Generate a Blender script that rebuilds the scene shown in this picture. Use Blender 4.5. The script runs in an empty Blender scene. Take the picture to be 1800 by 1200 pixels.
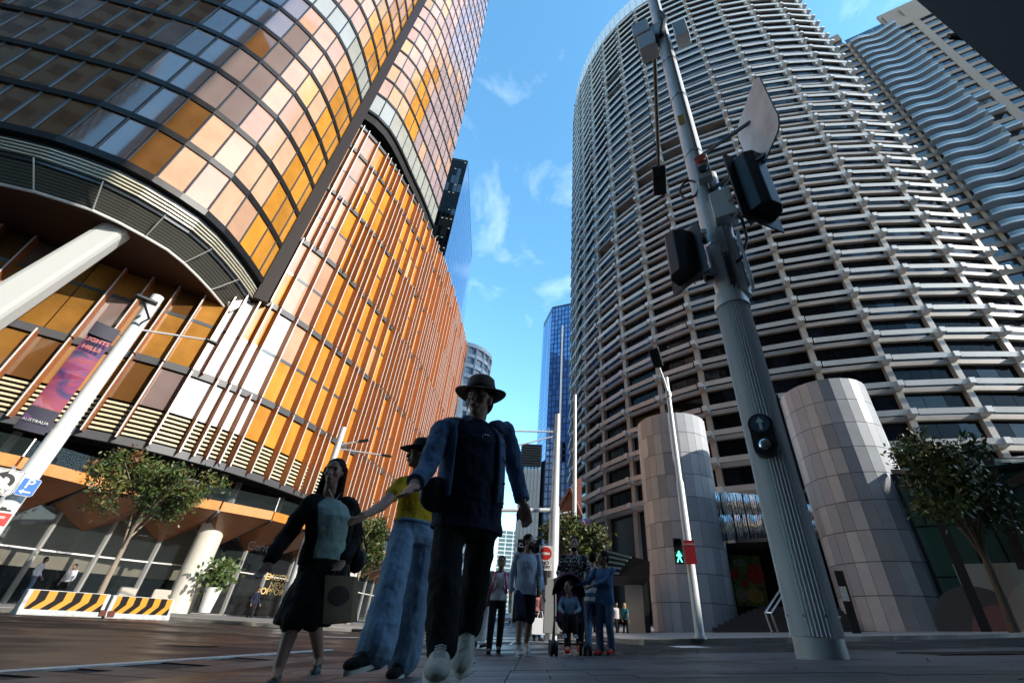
import bpy, bmesh, math, random
import numpy as np
from mathutils import Matrix, Vector
random.seed(7); rng = np.random.default_rng(7)
S = bpy.context.scene
C = S.collection
R = math.radians
# ------------------------------------------------------------------ camera
CAMZ = 0.25
PITCH, ROLL, FPX, PPX = R(34.034), R(3.002), 748.0, 960.0
_r = Vector((1, 0, 0)); _f = Vector((0, math.cos(PITCH), math.sin(PITCH))); _u = Vector((0, -math.sin(PITCH), math.cos(PITCH)))
ir = _r*math.cos(ROLL)+_u*math.sin(ROLL); iu = -_r*math.sin(ROLL)+_u*math.cos(ROLL)
cd = bpy.data.cameras.new('camera'); cam = bpy.data.objects.new('camera', cd); C.objects.link(cam)
m = Matrix.Identity(4)
for i in range(3):
    m[i][0] = ir[i]; m[i][1] = iu[i]; m[i][2] = -_f[i]
m[2][3] = CAMZ
cam.matrix_world = m
cd.sensor_width = 36; cd.lens = 36*FPX/1800; cd.shift_x = -(PPX-900)/1800; cd.clip_start = 0.05; cd.clip_end = 6000
S.camera = cam
# ------------------------------------------------------------------ sky + sun
SUNH = Vector((0.9, -0.43)).normalized(); SUNEL = R(26)
SUN = Vector((SUNH.x*math.cos(SUNEL), SUNH.y*math.cos(SUNEL), math.sin(SUNEL)))
W = bpy.data.worlds.new('World'); S.world = W; W.use_nodes = True
nt = W.node_tree; nt.nodes.clear()
def nd(t, **k):
    n = nt.nodes.new(t)
    for a, b in k.items(): setattr(n, a, b)
    return n
sky = nd('ShaderNodeTexSky', sky_type='NISHITA', sun_disc=False, sun_elevation=SUNEL, sun_rotation=math.atan2(SUN.x, SUN.y), altitude=50, air_density=1.0, dust_density=0.35, ozone_density=1.6)
hsv = nd('ShaderNodeHueSaturation'); hsv.inputs['Saturation'].default_value = 1.2; hsv.inputs['Value'].default_value = 1.5; hsv.inputs['Hue'].default_value = 0.485
tc = nd('ShaderNodeTexCoord'); mp = nd('ShaderNodeMapping'); mp.inputs['Scale'].default_value = (1.9, 1.3, 2.6); mp.inputs['Rotation'].default_value = (0.2, 0.3, 0.5)
nz = nd('ShaderNodeTexNoise'); nz.inputs['Scale'].default_value = 2.2; nz.inputs['Detail'].default_value = 9; nz.inputs['Roughness'].default_value = 0.58; nz.inputs['Distortion'].default_value = 0.35
rp = nd('ShaderNodeValToRGB'); rp.color_ramp.elements[0].position = 0.57; rp.color_ramp.elements[1].position = 1.0
rp.color_ramp.elements[0].color = (0, 0, 0, 1); rp.color_ramp.elements[1].color = (0.5, 0.5, 0.5, 1)
mx = nd('ShaderNodeMix', data_type='RGBA'); mx.inputs['B'].default_value = (8.2, 9.0, 9.6, 1)
bg = nd('ShaderNodeBackground'); bg.inputs['Strength'].default_value = 0.15; wo = nd('ShaderNodeOutputWorld')
L = nt.links.new
L(tc.outputs['Generated'], mp.inputs['Vector']); L(mp.outputs[0], nz.inputs['Vector']); L(nz.outputs[0], rp.inputs[0])
L(sky.outputs[0], hsv.inputs['Color']); L(hsv.outputs[0], mx.inputs['A']); L(rp.outputs[0], mx.inputs['Factor']); L(mx.outputs['Result'], bg.inputs[0]); L(bg.outputs[0], wo.inputs[0])
sl = bpy.data.lights.new('sun', 'SUN'); sl.energy = 2.4; sl.angle = R(0.5); sl.color = (1.0, 0.93, 0.82)
so = bpy.data.objects.new('sun', sl); C.objects.link(so); so.location = SUN*300
so.rotation_euler = SUN.to_track_quat('Z', 'Y').to_euler()
S.view_settings.view_transform = 'Standard'; S.view_settings.look = 'None'; S.view_settings.exposure = 1.2; S.view_settings.gamma = 1.0
S.view_settings.use_curve_mapping = False
S.cycles.use_denoising = True
S.cycles.max_bounces = 7; S.cycles.diffuse_bounces = 3; S.cycles.glossy_bounces = 4; S.cycles.transmission_bounces = 6; S.cycles.transparent_max_bounces = 12
S.cycles.caustics_reflective = True; S.cycles.blur_glossy = 0.6; S.cycles.sample_clamp_indirect = 6.0

# ------------------------------------------------------------------ helpers
def proj(p):
    v = Vector(p)-Vector((0, 0, CAMZ)); d = v.dot(_f)
    if d < 0.05: return None
    return PPX+FPX*v.dot(ir)/d, 600-FPX*v.dot(iu)/d
def ray(u, v):
    return ir*((u-PPX)/FPX)+iu*(-(v-600)/FPX)+_f
def at_d(u, v, d):
    r = ray(u, v); r = r*(d/math.hypot(r.x, r.y)); return Vector((r.x, r.y, r.z+CAMZ))
def T(x, y):
    A = 0.05*x if x >= -2.5 else -.125+.012*(-2.5-x)
    if x > 45: A = 2.25+.02*(x-45)
    if x < -30: A = -.125+.012*27.5
    B = -.012*min(max(y, 0), 10)+(.03*(min(y, 260)-50) if y > 50 else 0)
    return A+B
_mats = {}
def mat(name, col, rough=0.6, metal=0.0, spec=0.5, noise=None, bump=None, coat=0.0, ior=None, emit=None, stripes=None, wave=None, rand=0.0, trans=0.0, alpha=1.0):
    if name in _mats: return _mats[name]
    M = bpy.data.materials.new(name); M.use_nodes = True; t = M.node_tree; b = t.nodes['Principled BSDF']; k = t.links.new
    b.inputs['Base Color'].default_value = (*col, 1); b.inputs['Roughness'].default_value = rough; b.inputs['Metallic'].default_value = metal
    b.inputs['Specular IOR Level'].default_value = spec; b.inputs['Coat Weight'].default_value = coat; b.inputs['Coat Roughness'].default_value = 0.03; b.inputs['Coat IOR'].default_value = 1.8 if coat else 1.5
    if ior: b.inputs['IOR'].default_value = ior
    if trans: b.inputs['Transmission Weight'].default_value = trans
    if alpha < 1: b.inputs['Alpha'].default_value = alpha
    if emit: b.inputs['Emission Color'].default_value = (*emit[:3], 1); b.inputs['Emission Strength'].default_value = emit[3]
    geo = t.nodes.new('ShaderNodeNewGeometry'); cur = None
    def base():
        nonlocal cur
        if cur is None:
            c = t.nodes.new('ShaderNodeRGB'); c.outputs[0].default_value = (*col, 1); cur = c.outputs[0]
        return cur
    def mul(fac_out, lo, hi):
        nonlocal cur
        base(); mr = t.nodes.new('ShaderNodeMapRange'); mr.inputs['From Min'].default_value = 0.25; mr.inputs['From Max'].default_value = 0.75
        mr.inputs['To Min'].default_value = lo; mr.inputs['To Max'].default_value = hi; k(fac_out, mr.inputs['Value'])
        vm = t.nodes.new('ShaderNodeVectorMath'); vm.operation = 'SCALE'; k(cur, vm.inputs[0]); k(mr.outputs[0], vm.inputs['Scale']); cur = vm.outputs[0]
    if noise:
        for sc, am in (noise if isinstance(noise, list) else [noise]):
            n = t.nodes.new('ShaderNodeTexNoise'); n.inputs['Scale'].default_value = sc; n.inputs['Detail'].default_value = 5; n.inputs['Roughness'].default_value = .6
            k(geo.outputs['Position'], n.inputs['Vector']); mul(n.outputs[0], 1-am, 1+am)
            if am > .12:
                rr = t.nodes.new('ShaderNodeMapRange'); rr.inputs['To Min'].default_value = max(.02, rough*.8); rr.inputs['To Max'].default_value = min(1, rough*1.2); k(n.outputs[0], rr.inputs['Value']); k(rr.outputs[0], b.inputs['Roughness'])
    if stripes:            # (scale along axis z, amount): fine horizontal slats
        sc, am = stripes; wv = t.nodes.new('ShaderNodeTexWave'); wv.bands_direction = 'Z'; wv.inputs['Scale'].default_value = sc; k(geo.outputs['Position'], wv.inputs['Vector']); mul(wv.outputs['Fac'], 1-am, 1+am)
    if rand:
        oi = t.nodes.new('ShaderNodeObjectInfo'); mul(oi.outputs['Random'], 1-rand, 1+rand)
    if cur is not None: k(cur, b.inputs['Base Color'])
    if bump:
        n = t.nodes.new('ShaderNodeTexNoise'); n.inputs['Scale'].default_value = bump[0]; n.inputs['Detail'].default_value = 4; k(geo.outputs['Position'], n.inputs['Vector'])
        bp = t.nodes.new('ShaderNodeBump'); bp.inputs['Strength'].default_value = bump[1]; bp.inputs['Distance'].default_value = bump[2] if len(bump) > 2 else .02
        k(n.outputs[0], bp.inputs['Height']); k(bp.outputs[0], b.inputs['Normal'])
    _mats[name] = M; return M

def new_obj(name, me, parent=None):
    o = bpy.data.objects.new(name, me); C.objects.link(o)
    if parent is not None:
        o.parent = parent; o.matrix_parent_inverse = Matrix.Translation(-parent.location)   # children keep world coordinates
    return o
def mesh(name, vs, fs, material, parent=None, smooth=False):
    me = bpy.data.meshes.new(name); me.from_pydata([tuple(v) for v in vs], [], fs)
    if material is not None:
        me.materials.append(material)
    if smooth: me.polygons.foreach_set('use_smooth', [True]*len(me.polygons))
    me.update(); return new_obj(name, me, parent)
def tag(o, label, cat, group=None, kind=None):
    o['label'] = label; o['category'] = cat
    if group: o['group'] = group
    if kind: o['kind'] = kind
    return o
def struct(o, label=None):
    o['kind'] = 'structure'
    if label: o['label'] = label
    return o
def thing(name, label, cat, loc=(0, 0, 0), group=None):
    o = bpy.data.objects.new(name, None); C.objects.link(o); o.location = loc; o.empty_display_size = .2
    return tag(o, label, cat, group)
CF = [(0, 3, 2, 1), (4, 5, 6, 7), (0, 1, 5, 4), (1, 2, 6, 5), (2, 3, 7, 6), (3, 0, 4, 7)]
class MB:
    """collects solid pieces into one mesh"""
    def __init__(s): s.v = []; s.f = []; s.mi = []; s.cur = 0
    def add(s, vs, fs):
        n = len(s.v); s.v += [tuple(v) for v in vs]; s.f += [tuple(i+n for i in f) for f in fs]; s.mi += [s.cur]*len(fs); return s
    def hexa(s, c8): return s.add(c8, CF)
    def box(s, c, size, rz=0):
        cx, cy, cz = c; x, y, z = [a/2 for a in size]; ca, sa = math.cos(rz), math.sin(rz); q = []
        for zz in (-z, z):
            for xx, yy in ((-x, -y), (x, -y), (x, y), (-x, y)): q.append((cx+xx*ca-yy*sa, cy+xx*sa+yy*ca, cz+zz))
        return s.hexa(q)
    def bar(s, a, b, w, h=None, up=(0, 0, 1)):
        h = h or w; a, b = Vector(a), Vector(b); d = (b-a).normalized(); sd = d.cross(Vector(up))
        if sd.length < 1e-4: sd = d.cross(Vector((1, 0, 0)))
        sd.normalize(); uu = sd.cross(d); q = []
        for p in (a, b):
            for i, j in ((-1, -1), (1, -1), (1, 1), (-1, 1)): q.append(p+sd*(w/2*i)+uu*(h/2*j))
        return s.hexa(q)
    def tube(s, pts, rs, n=12, caps=True):
        pts = [Vector(p) for p in pts]; rs = rs if isinstance(rs, (list, tuple)) else [rs]*len(pts)
        rings = []; base = len(s.v)
        d0 = (pts[1]-pts[0]).normalized(); ref = Vector((1, 0, 0)) if abs(d0.z) > .9 else Vector((0, 0, 1))
        for i, p in enumerate(pts):
            d = (pts[min(i+1, len(pts)-1)]-pts[max(i-1, 0)]).normalized(); a = d.cross(ref).normalized(); b = a.cross(d)
            rings.append([p+(a*math.cos(2*math.pi*j/n)+b*math.sin(2*math.pi*j/n))*rs[i] for j in range(n)])
        vs = [v for r in rings for v in r]; fs = []
        for i in range(len(pts)-1):
            for j in range(n): fs.append((i*n+j, (i+1)*n+j, (i+1)*n+(j+1) % n, i*n+(j+1) % n))
        if caps: fs.append(tuple(range(n))); fs.append(tuple((len(pts)-1)*n+j for j in reversed(range(n))))
        return s.add(vs, fs)
    def prism(s, poly, z0, z1):
        n = len(poly); vs = [(p[0], p[1], z0) for p in poly]+[(p[0], p[1], z1) for p in poly]
        return s.add(vs, [tuple(reversed(range(n))), tuple(range(n, 2*n))]+[(i, (i+1) % n, n+(i+1) % n, n+i) for i in range(n)])
    def build(s, name, material, parent=None, smooth=False, bevel=0, kind=None):
        o = mesh(name, s.v, s.f, None, parent)
        for mm in (material if isinstance(material, list) else [material]): o.data.materials.append(mm)
        if any(s.mi): o.data.polygons.foreach_set('material_index', s.mi)
        bm = bmesh.new(); bm.from_mesh(o.data); bmesh.ops.recalc_face_normals(bm, faces=bm.faces); bm.to_mesh(o.data); bm.free()
        if smooth:
            o.data.polygons.foreach_set('use_smooth', [True]*len(o.data.polygons)); o.data.set_sharp_from_angle(angle=R(40))
        if bevel:
            b = o.modifiers.new('bevel', 'BEVEL'); b.width = bevel; b.segments = 2; b.limit_method = 'ANGLE'
        if kind: o['kind'] = kind
        return o
def quad_prism(q, th):
    """8 corners of a thin slab from outer face corners q (bl, br, tr, tl), thickened inwards (away from the outer normal)"""
    q = [Vector(p) for p in q]; n = (q[1]-q[0]).cross(q[3]-q[0]).normalized()
    return [p-n*th for p in q]+q
def scr(c8):
    ps = [proj(p) for p in c8]
    if any(p is None for p in ps): return 0
    x0 = max(0, min(p[0] for p in ps)); x1 = min(1800, max(p[0] for p in ps)); y0 = max(0, min(p[1] for p in ps)); y1 = min(1200, max(p[1] for p in ps))
    return max(0, x1-x0)*max(0, y1-y0)
class Pieces:
    """alike pieces of one thing: the largest in view become parts, the rest one joined part"""
    def __init__(s): s.it = []
    def add(s, c8, material): s.it.append((scr(c8), [Vector(p) for p in c8], material)); return s
    def hexq(s, q, th, material): return s.add(quad_prism(q, th), material)
    def flush(s, name, parent, rest=None, limit=300):
        s.it.sort(key=lambda t: -t[0]); big = [t for t in s.it[:limit] if t[0] > 0]; small = s.it[len(big):]
        for _, c8, mm in big:
            o_ = sum(c8, Vector())/8
            o = mesh(name, [p-o_ for p in c8], CF, mm, parent); o.location = o_
        if small:
            mats = []; b = MB()
            for _, c8, mm in small:
                if mm not in mats: mats.append(mm)
                b.cur = mats.index(mm); b.hexa(c8)
            o = b.build(rest or (name+'s_beyond'), mats, parent); o['kind'] = 'stuff'
def resample(P, step):
    P = [Vector((p[0], p[1])) for p in P]; out = []
    for i in range(len(P)-1):
        p0 = P[max(i-1, 0)]; p1 = P[i]; p2 = P[i+1]; p3 = P[min(i+2, len(P)-1)]
        for j in range(24):
            t = j/24; out.append(.5*((2*p1)+(p2-p0)*t+(2*p0-5*p1+4*p2-p3)*t*t+(3*p1-p0-3*p2+p3)*t**3))
    out.append(P[-1]); L = [0]
    for a, b in zip(out, out[1:]): L.append(L[-1]+(b-a).length)
    n = max(1, round(L[-1]/step)); res = []; j = 0
    for i in range(n+1):
        s = L[-1]*i/n
        while j < len(L)-2 and L[j+1] < s: j += 1
        t = (s-L[j])/max(1e-9, L[j+1]-L[j]); res.append(out[j].lerp(out[j+1], min(1, max(0, t))))
    return res
def offset(P, d):
    """offset to the right-hand side of travel by d"""
    out = []
    for i, p in enumerate(P):
        t = (P[min(i+1, len(P)-1)]-P[max(i-1, 0)]).normalized(); out.append(p+Vector((t.y, -t.x))*d)
    return out
def V3(p, z): return Vector((p[0], p[1], z))
def band(P, z0, z1, d0, d1, name, material, parent):
    """closed strip following plan curve P between heights, from offset d0 (inner) to d1 (outer)"""
    A = offset(P, d0); B = offset(P, d1); b = MB()
    for i in range(len(P)-1):
        b.hexa([V3(A[i], z0), V3(A[i+1], z0), V3(B[i+1], z0), V3(B[i], z0), V3(A[i], z1), V3(A[i+1], z1), V3(B[i+1], z1), V3(B[i], z1)])
    return b.build(name, material, parent)
# text meshes are made first, while the scene is small
_tx = {}
def text_mesh(s, bold=False):
    if s not in _tx:
        cu = bpy.data.curves.new('lettering', 'FONT'); cu.body = s; cu.size = 1; cu.extrude = .012; cu.align_x = 'CENTER'; cu.align_y = 'CENTER'; cu.resolution_u = 3
        if bold: cu.offset = .018
        o = bpy.data.objects.new('lettering', cu); C.objects.link(o); dg = bpy.context.evaluated_depsgraph_get(); dg.update()
        me = bpy.data.meshes.new_from_object(o.evaluated_get(dg)); C.objects.unlink(o); bpy.data.objects.remove(o); _tx[s] = me
    return _tx[s]
for s_, b_ in (('P', True), ('ONLY', False), ('EXCITING', True), ('NEW', True), ('OPPORTUNITY', True), ('Centre', False), ('scape', True), ('NO', True), ('ENTRY', True), ('AUSTRALIA', False), ('LIGHTS', True), ('HILLS', True), ('1300', True), ('NO STOPPING', True), ('GO', True)):
    text_mesh(s_, b_)
def place_text(s, material, origin, right, up, size, parent, name='lettering'):
    right = Vector(right).normalized(); up = Vector(up).normalized(); n = right.cross(up)
    me = text_mesh(s).copy(); me.materials.clear(); me.materials.append(material)
    o = new_obj(name, me, parent); M4 = Matrix.Identity(4)
    for i in range(3): M4[i][0] = right[i]*size; M4[i][1] = up[i]*size; M4[i][2] = n[i]*size; M4[i][3] = origin[i]
    o.matrix_basis = M4
    return o
# ================================================================== ground
def sheet(name, poly, dz, material, step=1.0, edge=None, parent=None):
    """terrain-following sheet over a convex-ish polygon, optional kerb drop"""
    bm = bmesh.new(); vs = [bm.verts.new((p[0], p[1], 0)) for p in poly]; bm.faces.new(vs)
    bmesh.ops.triangulate(bm, faces=bm.faces)
    for _ in range(9):
        es = [e for e in bm.edges if e.calc_length() > step]
        if not es or len(bm.verts) > 9000: break
        bmesh.ops.subdivide_edges(bm, edges=es, cuts=1); bmesh.ops.triangulate(bm, faces=bm.faces)
    for v in bm.verts: v.co.z = T(v.co.x, v.co.y)+dz
    if edge:
        be = [e for e in bm.edges if e.is_boundary]; r = bmesh.ops.extrude_edge_only(bm, edges=be)
        for g in r['geom']:
            if isinstance(g, bmesh.types.BMVert): g.co.z -= edge
    bmesh.ops.recalc_face_normals(bm, faces=bm.faces)
    me = bpy.data.meshes.new(name); bm.to_mesh(me); bm.free(); me.materials.append(material); return new_obj(name, me, parent)
m_asph = mat('asphalt', (.022, .022, .024), .58, spec=.22, noise=[(.35, .35), (60, .3)], bump=(90, .5, .01))
_n = m_asph.node_tree; _g = _n.nodes.new('ShaderNodeNewGeometry'); _z = _n.nodes.new('ShaderNodeTexNoise'); _z.inputs['Scale'].default_value = .42; _z.inputs['Detail'].default_value = 6; _r2 = _n.nodes.new('ShaderNodeValToRGB'); _r2.color_ramp.elements[0].position = .44; _r2.color_ramp.elements[1].position = .56; _r2.color_ramp.elements[0].color = (.30, .30, .30, 1); _r2.color_ramp.elements[1].color = (.62, .62, .62, 1)
_n.links.new(_g.outputs['Position'], _z.inputs['Vector']); _n.links.new(_z.outputs[0], _r2.inputs[0]); _n.links.new(_r2.outputs[0], _n.nodes['Principled BSDF'].inputs['Roughness'])
m_pave = mat('granite_paving', (.075, .078, .084), .48, noise=[(.9, .4), (7, .2), (110, .25)], bump=(120, .25, .005), rand=.3)
m_brick = mat('brick_paving', (.082, .080, .080), .55, noise=[(.9, .4), (7, .2), (90, .25)], bump=(120, .3, .005), rand=.3)
m_foot = mat('footpath_stone', (.26, .25, .235), .6, noise=[(.5, .2), (70, .15)])
m_kerb = mat('kerb_stone', (.42, .40, .36), .6, noise=(4, .2))
m_white = mat('road_paint', (.72, .72, .70), .55, noise=(14, .3))
m_joint = mat('joint_mortar', (.018, .018, .02), .8)
xs = sorted(set([-1500, -700, -300, -120, -60]+list(np.arange(-45, 60, 1.5))+[75, 120, 300, 700, 1500])); ys = sorted(set([-1500, -400, -100, -30]+list(np.arange(-8, 60, 1.5))+list(range(60, 300, 12))+[400, 700, 1500]))
vs = [(x, y, T(x, y)) for y in ys for x in xs]; nx = len(xs)
fs = [(j*nx+i, j*nx+i+1, (j+1)*nx+i+1, (j+1)*nx+i) for j in range(len(ys)-1) for i in range(nx-1)]
struct(mesh('road', vs, fs, m_asph, smooth=True), 'dark wet-looking asphalt road of the crossing')
KL = [(-60, -14), (-40, 0), (-26, 10), (-19.5, 15.5), (-16.4, 19.4), (-14.6, 20.5), (-11, 20.8), (-8.8, 21.1), (-7.6, 22), (-7.1, 24), (-7, 30), (-7, 100), (-7, 260)]
fp1 = struct(sheet('pavement_left', KL+[(-60, 260)], .13, m_foot, 5.0, edge=.2), 'pale stone footpath before the gold tower')
for i in range(2, len(KL)-2):
    a, b = Vector(KL[i]), Vector(KL[i+1]); n = max(1, int((b-a).length/1.2)); n = min(n, 24)
    for j in range(n):
        p = a.lerp(b, j/n); q = a.lerp(b, (j+1)/n-.012); t = (q-p).normalized(); sd = Vector((-t.y, t.x))*.28*(1)
        c = [p, q, q+sd, p+sd]; z = [T(v.x, v.y) for v in c]
        mesh('kerb_stone', [(v.x, v.y, zz-.05) for v, zz in zip(c, z)]+[(v.x, v.y, zz+.142) for v, zz in zip(c, z)], CF, m_kerb, fp1)
KR = [(2.9, 13.2), (6, 14.0), (14, 16.6), (20, 19.2), (40, 26.5), (90, 34)]
fp2 = struct(sheet('pavement_right', [(3.0, 60), (2.6, 25), (2.6, 15)]+KR+[(90, 70), (30, 110), (8, 260), (3.4, 260)], .12, m_foot, 5.0, edge=.2), 'pale stone footpath before the granite drums')
for i in range(len(KR)-2):
    a, b = Vector(KR[i]), Vector(KR[i+1]); n = max(1, int((b-a).length/1.3))
    for j in range(n):
        p = a.lerp(b, j/n); q = a.lerp(b, (j+1)/n-.012); t = (q-p).normalized(); sd = Vector((-t.y, t.x))*.28
        c = [p, q, q+sd, p+sd]; z = [T(v.x, v.y) for v in c]
        mesh('kerb_stone', [(v.x, v.y, zz-.05) for v, zz in zip(c, z)]+[(v.x, v.y, zz+.133) for v, zz in zip(c, z)], CF, m_kerb, fp2)
# near paved corner the photographer kneels on: pavers laid piece by piece
def tilted(x0, x1, y0, y1, z0, z1):
    c = [(x0, y0), (x1, y0), (x1, y1), (x0, y1)]
    return [(a, b, T(a, b)+z0) for a, b in c]+[(a, b, T(a, b)+z1) for a, b in c]
np_ = struct(sheet('pavement_near', [(-3.5, -8), (30, -8), (30, 13), (14, 11.2), (6.3, 9.4), (2.2, 8.0), (-1.0, 7.7), (-3.4, 7.4)], .004, m_joint, 1.2), 'dark granite paved corner in the foreground')
def in_near(x, y):
    return y < 7.6+max(0, (x-1.5))*.30 and y < 12
pv = Pieces()
y = .6; row = 0
while y < 11.5:
    if y < 4.4: dy, dx = .30, .60
    else: dy, dx = .60, .95
    x = -3.45+(dx*.5 if row % 2 else 0)
    while x < 11:
        if abs(math.atan2(x+dx/2, y+dy/2)-.06) < R(55) and in_near(x+dx, y+dy) and (x > -.5 or y < 7.4):
            left = x < -.2
            nn = 2 if left else 1
            for q in range(nn):
                h = random.uniform(0, .0025)
                pv.add(tilted(x+q*dx/nn+.004, x+(q+1)*dx/nn-.004, y+.004, y+dy-.004, .0, .014+h), m_brick if left else m_pave)
        x += dx
    y += dy; row += 1
pv.flush('paver', np_, 'pavers_beyond', 300)
mk = MB()
for i in range(26):
    y0 = 2.2+i*.36; x0 = -3.58; y1 = y0+.36
    if y1 > 9.6: break
    mk.hexa([(x0, y0, T(x0, y0)+.004), (x0+.11, y0, T(x0, y0)+.004), (x0+.11, y1, T(x0, y1)+.004), (x0, y1, T(x0, y1)+.004), (x0, y0, T(x0, y0)+.02), (x0+.11, y0, T(x0, y0)+.02), (x0+.11, y1, T(x0, y1)+.02), (x0, y1, T(x0, y1)+.02)])
struct(mk.build('edge_line', m_white), 'worn white line between brick paving and asphalt')
for q, (x0, x1, y0, y1) in enumerate([(3.3, 3.9, 11.3, 12.4), (-6, 2.2, 15.0, 15.12), (-6.2, 2.2, 19.3, 19.42)]):
    struct(mesh('road_marking', tilted(x0, x1, y0, y1, .004, .009), CF, m_white), 'short white painted mark on the crossing')
for x0 in (-4.6, -3.1, -.6, .9):
    b = MB()
    for y0 in range(14, 190, 8): b.hexa([(x, yy, T(x, yy)+z) for z in (.003, .012) for x, yy in ((x0, y0), (x0+.09, y0), (x0+.09, y0+8), (x0, y0+8))])
    struct(b.build('tram_rail', mat('rail_steel', (.35, .34, .33), .25, 1.0)), 'steel tram rail sunk in the far road')
# drain grate in the near paving
g = thing('drain_grate', 'black slotted drain grate set into the near paving beside the fluted pole', 'drain grate', (6.1, 6.9, T(6.1, 6.9)))
m_iron = mat('cast_iron', (.025, .025, .027), .5, .6)
b = MB()
for i in range(15):
    xx = 5.3+i*.115; b.hexa(tilted(xx, xx+.06, 6.6, 7.25, .012, .024))
b.build('grate_bars', m_iron, g)
b = MB(); b.hexa(tilted(5.2, 7.1, 6.5, 6.58, .012, .028)); b.hexa(tilted(5.2, 7.1, 7.27, 7.35, .012, .028)); b.build('grate_frame', m_iron, g)

# ================================================================== gold tower
m_pane = [mat('blind_gold', (.62, .27, .035), .08, spec=.6, stripes=(3.2, .12), noise=[(.5, .22)], coat=.5, rand=.12),
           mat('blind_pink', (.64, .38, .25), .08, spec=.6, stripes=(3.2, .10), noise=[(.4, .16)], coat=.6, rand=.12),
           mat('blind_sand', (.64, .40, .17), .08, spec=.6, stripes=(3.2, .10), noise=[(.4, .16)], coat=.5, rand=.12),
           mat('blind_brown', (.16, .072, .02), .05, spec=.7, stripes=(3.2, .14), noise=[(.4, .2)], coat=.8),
           mat('pane_mauve_reflection', (.25, .185, .17), .06, spec=.8, stripes=(3.2, .06), noise=[(.3, .15)], coat=1.0),  # mauve stands for sky mirrored in the glass, put into the colour
           mat('pane_white_glare', (.80, .77, .72), .12, spec=.6, stripes=(3.2, .05), noise=[(.4, .06)], coat=.6),  # white stands for sun glare off the podium glass, painted as colour
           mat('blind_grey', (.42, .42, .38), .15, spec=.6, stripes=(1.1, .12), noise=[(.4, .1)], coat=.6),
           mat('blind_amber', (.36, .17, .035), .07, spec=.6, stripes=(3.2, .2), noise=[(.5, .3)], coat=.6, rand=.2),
           mat('pane_lilac_reflection', (.46, .34, .345), .07, spec=.6, stripes=(3.2, .08), noise=[(.3, .12)], coat=.7, rand=.08)]  # lilac of the side facade is mirrored sky put into the pane colour
m_band = mat('dark_band', (.022, .022, .024), .35, .3, noise=(3, .2))
m_mull = mat('mullion_grey', (.12, .14, .16), .35, .5)
m_terra = mat('terracotta_fin', (.36, .115, .032), .5, noise=[(2.2, .18)], stripes=(1.05, .06))
m_nose = mat('fin_nosing', (.78, .76, .72), .35, .2)
m_void = mat('dark_void', (.012, .012, .013), .8)
m_cream = mat('cream_slat', (.66, .58, .38), .5)
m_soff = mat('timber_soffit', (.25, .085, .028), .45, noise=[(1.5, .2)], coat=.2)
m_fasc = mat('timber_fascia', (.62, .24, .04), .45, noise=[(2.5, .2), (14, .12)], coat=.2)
m_strip = mat('brown_strip', (.018, .010, .008), .5, spec=.3)
m_wsteel = mat('white_steel', (.80, .80, .77), .3)
m_glass = mat('dark_glass', (.012, .015, .018), .03, spec=.9, ior=1.6)
m_clear = mat('clear_glass', (.05, .07, .07), .02, alpha=.14, spec=.7)
ZF, FH, TOP = 22.6, 4.06, 152.0
LOBE1 = [(-23.5, 27.3), (-23.25, 25), (-23.2, 23.1), (-23.3, 21.3), (-23.7, 19.7), (-24.5, 18.4), (-25.4, 17.2), (-26.6, 16.1), (-28, 15.4), (-29.4, 14.8), (-32.3, 14.1), (-36, 13.3), (-41, 12.6), (-47, 12.4)]
LOBE2 = [(-23.1, 27.4), (-21.9, 28.4), (-20.9, 30.0), (-20.2, 32.5), (-19.6, 36), (-18.9, 40), (-18.3, 45)]
PODI = [(-46, 9.5), (-38, 16.6), (-32, 21), (-29.3, 23), (-26.9, 24.5), (-24.4, 26.4), (-22.3, 29.3), (-20.8, 32.7), (-19.4, 37.5), (-18.1, 43.5), (-17.2, 50), (-16.8, 57), (-16.7, 65), (-16.7, 75)]
EY = thing('gold_glass_tower', 'curved gold and pink glass office tower with terracotta finned podium', 'office tower', (-26, 28, 0))
N1 = resample(list(reversed(LOBE1)), 1.53); N2 = resample(LOBE2, 1.53); NP = resample(PODI, 1.52)
n1 = len(N1)-1
def end_scale(z): return 1-.27*max(0, (z-62)/75)**1.7
def nodes2(z): 
    s = end_scale(z); n = len(N2)-1; out = []
    for i in range(n+1):
        f = i*s; k = min(int(f), n-1); out.append(N2[k].lerp(N2[k+1], f-k))
    return out
panes = Pieces(); mul = MB()
nfl = int((TOP-ZF)/FH)
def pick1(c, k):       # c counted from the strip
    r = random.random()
    if k == 7: return m_pane[6]
    if c < 3: return m_pane[0]
    if c < 6: return m_pane[1] if r < .9 else m_pane[2]
    if c == 6: return m_pane[4] if r < .75 else m_pane[1]
    if c == 7: return m_pane[3] if (k % 4) in (0, 1) and k < 5 else m_pane[4]
    if c == 8: return m_pane[4]
    return m_pane[3] if r < .75 else m_pane[4]
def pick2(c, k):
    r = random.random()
    if k == 0: return m_pane[6]
    if c < 3: return m_pane[1] if r < .75 else m_pane[2]
    if c < 5: return m_pane[0] if k < 6 and r < .75 else m_pane[1]
    return m_pane[8] if r < .9 else m_pane[1]
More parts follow.
